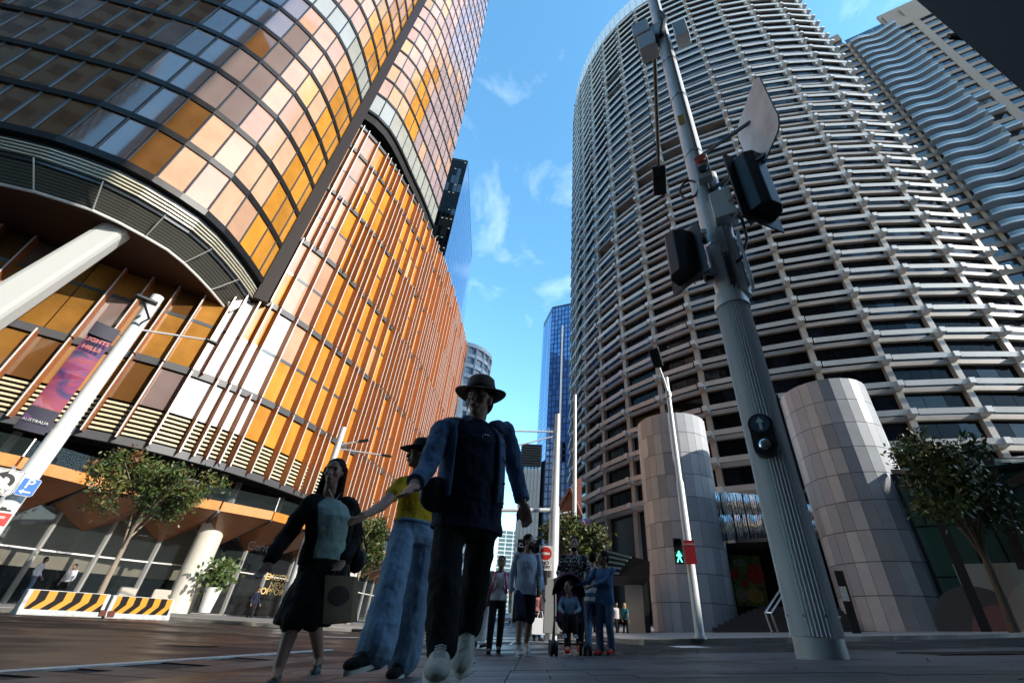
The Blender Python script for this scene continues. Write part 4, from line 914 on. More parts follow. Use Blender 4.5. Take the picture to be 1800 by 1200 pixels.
cc = (c.x, c.y, c.z+.13); fdisc(cc, .2, c.y-.014, mat('sign_red2', (.55, .03, .025), .4), ne, 'red_disc'); MB().box((c.x, c.y-.018, c.z+.13), (.28, .004, .07)).build('white_bar', m_white, ne)
place_text('NO', m_sig, Vector((c.x, c.y-.016, c.z-.15)), (1, 0, 0), (0, 0, 1), .15, ne); place_text('ENTRY', m_sig, Vector((c.x, c.y-.016, c.z-.27)), (1, 0, 0), (0, 0, 1), .11, ne)
sp_ = at_d(1009, 1050, 26); S2 = thing('banner_pole', 'white pole with a purple event banner rising behind the leafy street tree', 'street pole', (sp_.x, sp_.y, T(sp_.x, sp_.y)))
MB().tube([(sp_.x, sp_.y, T(sp_.x, sp_.y)), (sp_.x, sp_.y, 13.5)], [.15, .09], 16).build('shaft', m_polew, S2, smooth=True)
MB().tube([(sp_.x, sp_.y, 6.0), at_d(970, 905, 26)], .05, 8).build('arm', m_polew, S2)
q = [at_d(1020, 948, 25.8), at_d(1037, 942, 25.8), at_d(1040, 912, 25.8), at_d(1019, 912, 25.8)]; MB().hexa(quad_prism(q, .03)).build('banner', mat('banner_purple', (.07, .05, .25), .6), S2)
for k_, mm_ in ((.62, 'print_coral'), (.3, 'print_coral')):
    A = q[0].lerp(q[3], k_); B = q[1].lerp(q[2], k_); MB().bar(A.lerp(B, .15)+Vector((0, -.05, 0)), A.lerp(B, .85)+Vector((0, -.05, 0)), .02, .22).build('banner_print', mat(mm_, (.6, .14, .12), .6), S2)
# left pole with banner, lamps and signs
KS = 15.4/13; KZ = lambda z: CAMZ+(z-CAMZ)*KS
lq = at_d(20, 880, 15.4); qx, qy = lq.x, lq.y; qz = T(qx, qy)
LP = thing('white_lamp_pole', 'bright white street pole with a hanging banner and two lamps', 'lamp pole', (qx, qy, qz))
MB().tube([(qx, qy, qz), (qx, qy, KZ(3.15)), (qx, qy, KZ(3.2)), (qx, qy, KZ(6.75))], [.19, .18, .165, .145], 28).build('shaft', mat('pole_bright', (.82, .85, .86), .35), LP, smooth=True)
LAZ = R(-49); lr = Vector((math.cos(-LAZ), math.sin(-LAZ), 0)); lr = Vector((math.cos(LAZ), -math.sin(LAZ), 0)); lf = Vector((-math.sin(LAZ), -math.cos(LAZ), 0))
def lpos(s, z, f=0): return Vector((qx, qy, KZ(z)))+lr*s*KS+lf*f*KS
MB().tube([lpos(0, 5.9), at_d(262, 560, 14.93), at_d(252, 528, 14.69)], .03, 8).build('lamp_arm', m_sig, LP); h_ = at_d(255, 526, 14.69)
MB().bar(h_-lr*.22, h_+lr*.28, .2, .1).build('lamp_head', m_sig, LP, bevel=.03)
e = at_d(362, 597, 15.40); MB().tube([lpos(0, 5.75), e], .03, 8).build('lamp_arm', m_pole, LP); MB().bar(e-lr*.02, e+lr*.32, .18, .09).build('lamp_head', m_sig, LP, bevel=.03)
m_ban = mat('banner_print', (.10, .05, .16), .6)
M = m_ban; t_ = M.node_tree; bs = t_.nodes['Principled BSDF']; g_ = t_.nodes.new('ShaderNodeNewGeometry'); nz_ = t_.nodes.new('ShaderNodeTexNoise'); nz_.inputs['Scale'].default_value = 1.5; nz_.inputs['Detail'].default_value = 4; nz_.inputs['Distortion'].default_value = 1.2
rp_ = t_.nodes.new('ShaderNodeValToRGB'); cr = rp_.color_ramp; cr.elements[0].position = .36; cr.elements[0].color = (.018, .014, .05, 1); cr.elements[1].position = .72; cr.elements[1].color = (.42, .18, .26, 1)
for pos, col in ((.47, (.05, .02, .12, 1)), (.56, (.24, .025, .12, 1)), (.63, (.32, .035, .045, 1))): el = cr.elements.new(pos); el.color = col
t_.links.new(g_.outputs['Position'], nz_.inputs['Vector']); t_.links.new(nz_.outputs[0], rp_.inputs[0]); t_.links.new(rp_.outputs[0], bs.inputs['Base Color'])
b = MB(); n = 12; g2 = []
for j in range(n+1):
    z = 3.05+(5.55-3.05)*j/n; wv = .03*math.sin(j*1.1); g2.append((lpos(-.62, z, .05+wv*1.6), lpos(-.19, z, .02)))
for j in range(n): b.hexa(quad_prism([g2[j][0], g2[j][1], g2[j+1][1], g2[j+1][0]], .012))
bn = thing('event_banner', 'purple and pink event banner hanging along the white pole', 'banner', lpos(-.4, 3.05)); b.build('cloth', m_ban, bn)
m_navy = mat('banner_navy', (.012, .011, .04), .6)
MB().hexa(quad_prism([lpos(-.63, 3.02, .075), lpos(-.185, 3.02, .045), lpos(-.185, 3.5, .045), lpos(-.63, 3.5, .1)], .006)).build('navy_foot', m_navy, bn); MB().hexa(quad_prism([lpos(-.63, 5.25, .09), lpos(-.185, 5.25, .04), lpos(-.185, 5.57, .04), lpos(-.63, 5.57, .09)], .006)).build('navy_head', m_navy, bn)
place_text('AUSTRALIA', m_white, lpos(-.42, 3.22, .11), lr, (0, 0, 1), .075*KS, bn); place_text('LIGHTS', mat('print_orange', (.75, .2, .1), .6), lpos(-.41, 5.12, .13), lr, (0, 0, 1), .13*KS, bn); place_text('HILLS', _mats['print_orange'], lpos(-.41, 4.93, .13), lr, (0, 0, 1), .13*KS, bn)
for z in (3.1, 5.5): MB().bar(lpos(-.62, z, .03), lpos(0, z, 0), .03).build('banner_rod', m_sig, LP)
def sign(name, label, c, w, h, mm, f=.2):
    t = thing(name, label, 'sign', c); c = Vector(c); w *= KS; h *= KS; b = MB(); q = [c-lr*w/2-Vector((0, 0, h/2)), c+lr*w/2-Vector((0, 0, h/2)), c+lr*w/2+Vector((0, 0, h/2)), c-lr*w/2+Vector((0, 0, h/2))]
    rq = rounded(q, .1); k = len(rq); b.add([p+lf*.01 for p in rq]+[p-lf*.01 for p in rq], [tuple(range(k)), tuple(reversed(range(k, 2*k)))]+[(i, (i+1) % k, k+(i+1) % k, k+i) for i in range(k)]); b.build('plate', mm, t)
    return t, c
def flat(t, c, polys, mm, name, f=.014):
    b = MB()
    for po in polys: b.add([c+lr*x*KS+Vector((0, 0, z*KS))+lf*f for x, z in po], [tuple(range(len(po)))])
    b.build(name, mm, t)
m_bluep = mat('sign_blue', (.03, .19, .68), .4)
t, c = sign('parking_sign', 'blue parking sign with a white P and arrow on the white pole', at_d(49, 856, 15.04), .25, .31, m_white); 
flat(t, c, [[(-.115, -.145), (.115, -.145), (.115, .145), (-.115, .145)]], m_bluep, 'blue_field', .013)
place_text('P', m_white, c+lf*.018+Vector((0, 0, .05*KS)), lr, (0, 0, 1), .22*KS, t); flat(t, c, [[(-.085, -.085), (-.025, -.04), (-.025, -.13)], [(-.025, -.07), (.075, -.07), (.075, -.10), (-.025, -.10)]], m_white, 'arrow', .018)
t, c = sign('turn_arrow_sign', 'white sign with a black left turn arrow at the picture edge', at_d(5, 846, 14.93), .40, .44, m_white)
arc = [(.135*math.cos(a), .01+.135*math.sin(a)) for a in np.linspace(R(-30), R(100), 12)]; arc2 = [(.075*math.cos(a), .01+.075*math.sin(a)) for a in np.linspace(R(100), R(-30), 12)]
flat(t, c, [arc+arc2], m_sig, 'curved_stroke', .014); flat(t, c, [[(-.01, .045), (-.01, .19), (-.125, .115)]], m_sig, 'arrow_head', .016); place_text('ONLY', m_sig, c+lf*.015+Vector((0, 0, -.155*KS)), lr, (0, 0, 1), .105*KS, t)
for po in ([(-.18, .205), (.18, .205), (.18, .199), (-.18, .199)], [(-.18, -.205), (.18, -.205), (.18, -.199), (-.18, -.199)], [(.18, -.205), (.187, -.205), (.187, .205), (.18, .205)]): flat(t, c, [po], m_sig, 'border', .014)
t, c = sign('tow_sign', 'white and red tow away sign low on the white pole', at_d(2, 906, 15.04), .27, .34, m_white); flat(t, c, [[(-.12, -.16), (.12, -.16), (.12, .05), (-.12, .05)]], mat('sign_red3', (.62, .05, .04), .4), 'red_field', .013); flat(t, c, [[(-.08, .08), (.08, .08), (.07, .11), (.01, .11), (0, .14), (-.07, .14)]], m_sig, 'tow_truck', .013); place_text('1300', m_white, c+lf*.016+Vector((0, 0, -.03)), lr, (0, 0, 1), .07, t)
# distant twin arm lamp by the podium
fl = at_d(600, 765, 25); FLm = thing('twin_lamp_pole', 'white twin armed lamp pole seen above the dark haired woman', 'lamp pole', (fl.x, fl.y, T(fl.x, fl.y)))
MB().tube([(fl.x, fl.y, T(fl.x, fl.y)), (fl.x, fl.y, 9.0)], [.2, .13], 16).build('shaft', m_polew, FLm, smooth=True)
for (u, v), zz in (((648, 773), 8.0), ((688, 802), 7.8)):
    e = at_d(u, v, 24.6); MB().tube([(fl.x, fl.y, zz), e], .04, 8).build('lamp_arm', m_pole, FLm); d_ = (e-Vector((fl.x, fl.y, zz))).normalized(); MB().bar(e-d_*.5, e, .22, .09).build('lamp_head', m_sig, FLm)

# ================================================================== barriers
m_con = mat('barrier_concrete', (.52, .53, .53), .7, noise=[(6, .3), (1.5, .2)]); m_by = mat('hazard_yellow', (.74, .27, .0), .4, spec=.3, noise=(5, .12)); m_bk2 = mat('hazard_black', (.006, .006, .006), .6, spec=.15); m_rust = mat('rust', (.12, .03, .015), .8, noise=(9, .5))
bA, bB = Vector(at_d(20, 1078, 23.4).xy), Vector(at_d(292, 1088, 25.0).xy); bt_ = (bB-bA).normalized(); bn_ = Vector((bt_.y, -bt_.x)); bl = (bB-bA).length
for k, lab in enumerate(('concrete barrier with yellow and black chevrons, nearer the picture edge', 'concrete barrier with yellow and black chevrons, nearer the lobby column')):
    s0, s1 = (0, bl*.512) if k == 0 else (bl*.522, bl); t = thing('concrete_barrier', lab, 'barrier', V3(bA+bt_*(s0+s1)/2, T(*bA)), 'hazard striped barriers at the kerb'); zb = T(*(bA+bt_*s0))-.02; H = .72
    def bq(s, z, o=0): return V3(bA+bt_*s+bn_*o, zb+z)
    prof = [(.28, 0), (.28, .08), (.20, .2), (.13, H), (-.13, H), (-.20, .2), (-.28, .08), (-.28, 0)]
    n = len(prof); vs = [bq(s0+.02, z, o) for o, z in prof]+[bq(s1-.02, z, o) for o, z in prof]
    MB().add(vs, [tuple(range(n)), tuple(reversed(range(n, 2*n)))]+[(i, n+i, n+(i+1) % n, (i+1) % n) for i in range(n)]).build('concrete_body', m_con, t, bevel=.03)
    def face(s, z): f = (z-.2)/(H-.2); return bq(s, z, .20-.07*f+.012)
    a0, a1 = s0+.14, s1-.14; y0, y1 = .17, H-.02
    MB().hexa(quad_prism([face(a0, y0), face(a1, y0), face(a1, y1), face(a0, y1)], .01)).build('yellow_board', m_by, t)
    ns = 4 if k == 0 else 4; wS = (a1-a0)/(ns*2+.6); ym = (y0+y1)/2; sh_ = wS*1.1
    for j in range(ns+1):
        xt = a0+wS*.15+j*2*wS+ (wS*.55)
        poly = [(xt, y1), (xt+wS, y1), (xt+wS, ym), (xt+wS-sh_, y0), (xt-sh_, y0), (xt, ym)]
        poly = [(min(a1, max(a0, x)), z) for x, z in poly]
        if poly[1][0]-poly[0][0] < .02 and poly[3][0]-poly[4][0] < .02: continue
        m_ = MB(); m_.add([face(x, z)+V3(bn_, 0)*.004 for x, z in poly], [tuple(range(6))]); m_.build('black_chevron', m_bk2, t)
    sx = s1-.16 if k == 0 else s0+.06
    MB().hexa([bq(sx, .06, .29), bq(sx+.2, .06, .29), bq(sx+.2, .06, .315), bq(sx, .06, .315), bq(sx, .24, .25), bq(sx+.2, .24, .25), bq(sx+.2, .24, .275), bq(sx, .24, .275)]).build('rusty_socket', m_rust, t)

# ================================================================== trees
m_bark = mat('bark_pale', (.30, .25, .19), .8, noise=(9, .3), bump=(20, .5)); m_barkd = mat('bark_dark', (.10, .08, .06), .85, noise=(9, .35), bump=(20, .5))
m_lf = [mat('leaf_green', (.075, .115, .028), .45, noise=(1.5, .3)), mat('leaf_dark', (.042, .068, .02), .4, noise=(1.5, .3)), mat('leaf_olive', (.13, .13, .03), .5, noise=(2, .3)), mat('leaf_rust', (.17, .07, .02), .55)]
def tree(name, label, base, top, cen, rad, nl, ls, bark, wts=(5, 4, 2, .4), clumps=150, trunk_r=.12, forks=7, seed=1, gloss=None):
    r = np.random.default_rng(seed); t = thing(name, label, 'tree', base); base = Vector(base); cen = Vector(cen); top = Vector(top)
    MB().tube([base, base.lerp(top, .35)+Vector((r.normal()*.05, r.normal()*.05, 0)), base.lerp(top, .7)+Vector((r.normal()*.05, 0, 0)), top], [trunk_r*1.25, trunk_r, trunk_r*.85, trunk_r*.7], 12).build('trunk', bark, t, smooth=True)
    C_ = []
    while len(C_) < clumps:
        v = r.normal(size=3); v /= np.linalg.norm(v); q = r.random()**.45
        lump = 1+.28*math.sin(v[0]*4.1+seed)+.2*math.sin(v[2]*5.3+seed*2)
        p = cen+Vector((v[0]*rad[0]*q*lump, v[1]*rad[1]*q*lump, v[2]*rad[2]*q*lump))
        if p.z > cen.z-rad[2]*.92: C_.append(p)
    lb = MB()
    for i in range(forks):
        e = C_[int(r.integers(len(C_)))]; s = base.lerp(top, .62+.38*r.random()); m_ = s.lerp(e, .5)+Vector((0, 0, .15)); lb.tube([s, m_, e], [trunk_r*.45, trunk_r*.28, .012], 7)
        for _ in range(4):
            e2 = C_[int(r.integers(len(C_)))]
            if (e2-e).length < max(rad)*.9: lb.tube([m_, m_.lerp(e2, .5)+Vector((0, 0, .06)), e2], [trunk_r*.22, .02, .008], 5)
    lb.build('limbs', bark, t, smooth=True)
    N = nl; ci = r.integers(len(C_), size=N); cs = np.array([tuple(c) for c in C_]); spread = np.mean(rad)*.125
    P = cs[ci]+r.normal(size=(N, 3))*spread; a = r.normal(size=(N, 3)); a[:, 2] -= .25; a /= np.linalg.norm(a, axis=1)[:, None]; bb = np.cross(a, r.normal(size=(N, 3))); bb /= np.linalg.norm(bb, axis=1)[:, None]
    s = ls*(.6+.8*r.random(N))[:, None]; v = np.concatenate([P-a*s, P+bb*s*.42, P+a*s, P-bb*s*.42], axis=1).reshape(-1, 3)
    me = bpy.data.meshes.new('crown'); me.from_pydata(v.tolist(), [], [(4*i, 4*i+1, 4*i+2, 4*i+3) for i in range(N)])
    for mm in m_lf: me.materials.append(mm)
    w = np.array(wts)/sum(wts); cm = r.choice(4, size=len(C_), p=w); mi = np.where(r.random(N) < .7, cm[ci], r.choice(4, size=N, p=w)); me.polygons.foreach_set('material_index', mi.astype(np.int32)); me.update()
    new_obj('crown', me, t); return t
g0 = at_d(172, 1052, 29); tb = Vector((g0.x, g0.y, T(g0.x, g0.y)+.13)); q = at_d(275, 858, 29)
tree('street_tree', 'small leafy street tree behind the striped barriers', tb, at_d(235, 925, 29), q, (2.15, 2.0, 1.3), 9000, .105, m_bark, (5, 3, 3, 1.2), 85, .11, 9, 3)
g0 = at_d(1788, 1118, 27.1); tb = Vector((g0.x, g0.y, T(g0.x, g0.y)+.1)); q = at_d(1672, 850, 27.1)
tree('street_tree', 'dark glossy street tree in front of the green glass wing', tb, at_d(1712, 930, 27.1), q, (1.95, 1.8, 1.95), 8500, .125, m_barkd, (4, 6, 2, .1), 70, .15, 10, 5)
q = at_d(645, 960, 34); tree('street_tree', 'bushy street tree seen between the two women on the crossing', (q.x, q.y, T(q.x, q.y)+.13), (q.x, q.y, q.z-.3), q, (1.75, 1.7, 1.45), 7000, .11, m_bark, (6, 2, 2, 1.2), 60, .11, 7, 8)
q = at_d(1003, 952, 21); tree('street_tree', 'leafy yellow green street tree behind the man with the pram', (q.x, q.y, T(q.x, q.y)+.02), (q.x, q.y, q.z-.2), q, (1.5, 1.4, .95), 8000, .09, m_barkd, (5, 3, 4, .1), 70, .1, 8, 9)
q = at_d(735, 1000, 33); tree('street_tree', 'shaded street tree behind the yellow shirt woman', (q.x, q.y, T(q.x, q.y)+.13), (q.x, q.y, q.z), q, (1.2, 1.2, 1.2), 4500, .11, m_barkd, (4, 6, 1, .1), 70, .1, 6, 11)
# potted plant in the lobby
p = at_d(366, 1058, 36.5); pp_ = thing('potted_plant', 'leafy plant in a tall pale pot inside the lobby', 'potted plant', (p.x, p.y, .2)); MB().tube([(p.x, p.y, .2), (p.x, p.y, 1.5)], [.3, .45], 20).build('pot', m_wsteel, pp_, smooth=True)
r = np.random.default_rng(4); N = 500; P_ = np.array([p.x, p.y, 2.2])+r.normal(size=(N, 3))*np.array([.42, .42, .4]); vs = []
for i in range(N):
    a = Vector(r.normal(size=3)).normalized()*.16; bb = a.orthogonal()*.5; c = Vector(P_[i]); vs += [c-a, c+bb, c+a, c-bb]
mesh('leaves', vs, [(4*i, 4*i+1, 4*i+2, 4*i+3) for i in range(N)], m_lf[0], pp_)
# parked cars far along the road
def car(label, p, ang, col):
    t = thing('car', label, 'car', p, 'cars far down the street'); ca, sa = math.cos(ang), math.sin(ang)
    def q(x, y, z): return Vector((p[0]+x*ca-y*sa, p[1]+x*sa+y*ca, p[2]+z))
    prof = [(-2.1, .35), (-2.1, .8), (-1.3, .92), (-.7, 1.42), (.9, 1.45), (1.6, .95), (2.1, .85), (2.1, .35)]; n = len(prof)
    b = MB(); b.add([q(-.85*(1 if z < 1 else .82), x, z) for x, z in prof]+[q(.85*(1 if z < 1 else .82), x, z) for x, z in prof], [tuple(range(n)), tuple(reversed(range(n, 2*n)))]+[(i, n+i, n+(i+1) % n, (i+1) % n) for i in range(n)]); b.build('body', col, t, bevel=.06)
    b = MB(); b.hexa([q(-.66, -1.12, .98), q(.66, -1.12, .98), q(.66, -1.05, .98), q(-.66, -1.05, .98), q(-.6, -.84, 1.36), q(.6, -.84, 1.36), q(.6, -.78, 1.36), q(-.6, -.78, 1.36)]); b.build('windscreen', m_glass, t)
    for x in (-.84, .84):
        for y in (-1.35, 1.35): MB().tube([q(x-.1, y, .33), q(x+.1, y, .33)], .33, 16).build('wheel', m_sig, t)
    for x in (-.6, .6): MB().box(q(x, -2.08, .68), (.3, .08, .16), ang).build('headlight', m_wsteel, t)
for k, (azc, d, lab) in enumerate(((-4.6, 92, 'white car far down the road, beside the second one'), (-3.0, 86, 'white car far down the road, behind the striped shirt man'))):
    x, y = P_at(azc, d); car(lab, (x, y, T(x, y)), R(3), mat('car_white', (.7, .7, .7), .25, coat=.5))

# lounge chairs in the lobby
for lab, u, v in (('cream lounge chair inside the lobby, beside the tree trunk', 222, 1040), ('cream lounge chair inside the lobby, beside the round column', 282, 1046)):
    p = at_d(u, v, 36.6); t = thing('lounge_chair', lab, 'chair', (p.x, p.y, .18), 'cream chairs in the lobby'); mc = mat('chair_cream', (.55, .50, .42), .7)
    MB().box((p.x, p.y, .52), (.85, .8, .3), .6).build('seat', mc, t, bevel=.08); MB().box((p.x-.2, p.y+.3, .85), (.85, .22, .75), .6).build('backrest', mc, t, bevel=.08)
    for a_, b_ in ((-.3, -.3), (.3, -.1), (-.1, .3), (.4, .3)): MB().box((p.x+a_, p.y+b_, .27), (.05, .05, .22)).build('leg', m_sig, t)
# street odds and ends
for lab, x, y in (('round iron manhole cover in the shaded road near the edge line', -5.2, 8.2), ('round iron manhole cover in the road before the pram', 1.6, 10.8)):
    z = T(x, y); t = thing('manhole_cover', lab, 'manhole cover', (x, y, z)); MB().tube([(x, y, z-.02), (x, y, z+.008)], .36, 32).build('frame', m_iron, t); MB().tube([(x, y, z), (x, y, z+.014)], .30, 32).build('lid', mat('iron_worn', (.05, .048, .046), .4, .7, noise=(20, .3)), t)

for z in (6.75, 9.9, 12.6, 14.8): MB().tube([(bx, by, z), (bx, by, z+.06)], .232, 32).build('steel_band', m_ss, BP, smooth=True)
for k in range(8):
    a = 2*math.pi*k/8; MB().tube([(bx+.284*math.cos(a), by+.284*math.sin(a), bz+.42), (bx+.305*math.cos(a), by+.305*math.sin(a), bz+.42)], .014, 8).build('bolt', m_ss, BP)
r = np.random.default_rng(21); b = MB()
for _ in range(170):
    w_ = r.random(); x, y = (r.uniform(-3.3, 7), r.uniform(2.2, 8.5)) if w_ < .45 else ((r.uniform(-19, -8), r.uniform(18, 21)) if w_ < .7 else (r.uniform(4, 20), r.uniform(14, 20)))
    z = T(x, y)+.022+(.12 if y > 17 or (x > 4 and y > 14.5) else 0); a = r.uniform(0, 6.28); l = r.uniform(.02, .045); c_, s__ = math.cos(a)*l, math.sin(a)*l
    b.add([(x-c_, y-s__, z), (x+s__*.5, y-c_*.5, z+.006), (x+c_, y+s__, z+.012), (x-s__*.5, y+c_*.5, z+.004)], [(0, 1, 2, 3)])
o = b.build('fallen_leaves', m_lf[3]); tag(o, 'dry fallen leaves scattered over paving and kerbs', 'leaves', kind='stuff')
# ================================================================== people
fold_tex = bpy.data.textures.new('folds', 'CLOUDS'); fold_tex.noise_scale = .085; fold_tex.noise_depth = 2
class Blob:
    """overlapping closed solids that a voxel remesh fuses into one continuous skin"""
    def __init__(s): s.b = MB()
    def ell(s, c, a, b, d, n=14, m=9):
        c, a, b, d = Vector(c), Vector(a), Vector(b), Vector(d); vs = [c+d]; fs = []
        for i in range(1, m):
            ph = math.pi*i/m
            for j in range(n):
                th = 2*math.pi*j/n; vs.append(c+a*(math.sin(ph)*math.cos(th))+b*(math.sin(ph)*math.sin(th))+d*math.cos(ph))
        vs.append(c-d); L_ = len(vs)-1
        for j in range(n):
            fs.append((0, 1+j, 1+(j+1) % n)); fs.append((L_, 1+(m-2)*n+(j+1) % n, 1+(m-2)*n+j))
            for i in range(m-2): fs.append((1+i*n+j, 1+(i+1)*n+j, 1+(i+1)*n+(j+1) % n, 1+i*n+(j+1) % n))
        s.b.add(vs, fs); return s
    def sph(s, c, r): return s.ell(c, (r, 0, 0), (0, r, 0), (0, 0, r))
    def cap(s, p, r0, q, r1, n=14):
        p, q = Vector(p), Vector(q); d = (q-p).normalized(); ref = Vector((1, 0, 0)) if abs(d.x) < .8 else Vector((0, 1, 0)); a = d.cross(ref).normalized(); b = a.cross(d); L_ = (q-p).length
        prof = [(-math.cos(t)*r0, math.sin(t)*r0) for t in (0, .5, 1.0, 1.4)]+[(L_*t, r0+(r1-r0)*t) for t in (.08, .35, .65, .92)]+[(L_+math.sin(t)*r1, math.cos(t)*r1) for t in (.17, .6, 1.1)]
        rings = [[p+d*x+(a*math.cos(2*math.pi*j/n)+b*math.sin(2*math.pi*j/n))*max(y, 1e-4) for j in range(n)] for x, y in prof[1:]]
        vs = [p-d*r0]+[v for r in rings for v in r]+[q+d*r1]; fs = [(0, 1+(j+1) % n, 1+j) for j in range(n)]; K = len(rings)
        for i in range(K-1):
            for j in range(n): fs.append((1+i*n+j, 1+i*n+(j+1) % n, 1+(i+1)*n+(j+1) % n, 1+(i+1)*n+j))
        fs += [(len(vs)-1, 1+(K-1)*n+j, 1+(K-1)*n+(j+1) % n) for j in range(n)]
        s.b.add(vs, fs); return s
    def loft(s, rings, n=24):
        """rings: (centre, right half vector, forward half vector)"""
        vs = []; fs = []
        for c, a, b in rings:
            for j in range(n):
                t = 2*math.pi*j/n; vs.append(Vector(c)+Vector(a)*math.cos(t)+Vector(b)*math.sin(t))
        for i in range(len(rings)-1):
            for j in range(n): fs.append((i*n+j, i*n+(j+1) % n, (i+1)*n+(j+1) % n, (i+1)*n+j))
        fs += [tuple(reversed(range(n))), tuple((len(rings)-1)*n+j for j in range(n))]; s.b.add(vs, fs); return s
    def build(s, name, material, parent, vox, it=3, fold=0):
        o = s.b.build(name, material, parent); r = o.modifiers.new('fuse', 'REMESH'); r.mode = 'VOXEL'; r.voxel_size = vox; r.use_smooth_shade = True
        if it: m_ = o.modifiers.new('soft', 'SMOOTH'); m_.factor = .5; m_.iterations = it
        if fold: m_ = o.modifiers.new('folds', 'DISPLACE'); m_.texture = fold_tex; m_.texture_coords = 'GLOBAL'; m_.strength = fold; m_.mid_level = .5
        return o
def shell(rings, a0, a1, n=28):
    """open garment panel between angles (deg, 90 = front)"""
    vs = []; fs = []
    for c, a, b in rings:
        for j in range(n+1):
            t = R(a0+(a1-a0)*j/n); vs.append(Vector(c)+Vector(a)*math.cos(t)+Vector(b)*math.sin(t))
    for i in range(len(rings)-1):
        for j in range(n): fs.append((i*(n+1)+j, i*(n+1)+j+1, (i+1)*(n+1)+j+1, (i+1)*(n+1)+j))
    return vs, fs
def cloth(name, col, rough=.85, am=.18): return mat(name, col, rough, spec=.2, noise=[(22, am), (3, .1)], bump=(11, .35, .03))
m_skinA = mat('skin_light', (.34, .19, .135), .5, noise=(14, .1)); m_skinB = mat('skin_brown', (.20, .11, .07), .5, noise=(14, .1)); m_skinC = mat('skin_olive', (.30, .18, .12), .5, noise=(14, .1))
m_hairD = mat('hair_dark', (.012, .009, .008), .75, spec=.12, noise=(60, .4), bump=(70, .6, .01)); m_hairB = mat('hair_brown', (.028, .015, .010), .75, spec=.12, noise=(60, .4), bump=(70, .6, .01)); m_hairF = mat('hair_fair', (.42, .30, .16), .5, noise=(50, .3))
m_eye = mat('eye_dark', (.015, .012, .01), .15); m_lip = mat('lip', (.24, .09, .08), .5); m_blackc = cloth('cloth_black', (.012, .012, .013)); m_navyc = cloth('cloth_navy', (.016, .020, .042)); m_denim = cloth('denim_mid', (.085, .145, .25), am=.12); m_denl = cloth('denim_pale', (.19, .28, .40), am=.08); m_yelc = cloth('knit_yellow', (.52, .31, .012)); m_green = cloth('tee_sage', (.28, .38, .36)); m_whitec = cloth('cloth_white', (.62, .62, .64)); m_solew = mat('sole_white', (.62, .60, .55), .6); m_shoew = cloth('shoe_cream', (.50, .47, .40)); m_bl8 = mat('leather_black', (.015, .014, .014), .4)
def J_template(x, y, H, heading=0, stride=.16, arms=.12, turn=0, z=None):
    h = R(heading); F = Vector((math.sin(h), -math.cos(h), 0)); Rr = Vector((math.cos(h), math.sin(h), 0)); z0 = T(x, y) if z is None else z; O = Vector((x, y, z0)); U_ = Vector((0, 0, 1))
    P = lambda r, f, u: O+Rr*r*H+F*f*H+U_*u*H
    s = stride
    J = dict(F=F, R=Rr, H=H, head=P(0, .02, .925), neck=P(0, 0, .845), shL=P(-.105, 0, .80), shR=P(.105, 0, .80), hipL=P(-.052, 0, .50), hipR=P(.052, 0, .50),
             knL=P(-.055, s*.62+.02, .28), knR=P(.055, -s*.12+.03, .275), anL=P(-.055, s, .05), anR=P(.055, -s, .062+s*.1), elL=P(-.135, -arms*.6-.01, .615), elR=P(.135, arms*.4-.01, .615), wrL=P(-.14, -arms*.6+.05, .475), wrR=P(.14, arms+.05, .48))
    J['toeL'] = J['anL']+F*.115*H-U_*.03*H; J['toeR'] = J['anR']+F*.105*H-U_*(.03+s*.1)*H
    return J
def hand(B, wr, el, F, side, s, fr, curl=.5, broad=False):
    d = (wr-el).normalized(); sd = d.cross(F); sd = sd.normalized() if sd.length > .1 else Vector((1, 0, 0)); nrm = sd.cross(d).normalized()
    if nrm.dot(F) < 0: nrm = -nrm
    if broad: nrm, sd = sd*side, nrm*-side
    pc = wr+d*.055*s; B.ell(pc, nrm*.043*s, sd*.021*s, d*.060*s)      # palm, thin side to side of the body
    for i, (o, ln) in enumerate(((.032, .070), (.011, .080), (-.010, .075), (-.030, .058))):
        k0 = pc+d*.042*s+nrm*o*s; k1 = k0+(d*.9+sd*side*-.25*curl)*ln*.5*s; k2 = k1+(d*(1-.55*curl)+sd*side*-.8*curl)*ln*.55*s
        B.cap(k0-d*.02*s, fr, k1, fr*.95, 8); B.cap(k1, fr*.95, k2, fr*.82, 8)
    t0 = wr+d*.03*s+nrm*.03*s; t1 = t0+(d*.7+nrm*.6)*.04*s; B.cap(t0, fr*1.25, t1, fr*1.1, 8); B.cap(t1, fr*1.1, t1+(d*.95+nrm*.15)*.035*s, fr*.9, 8)
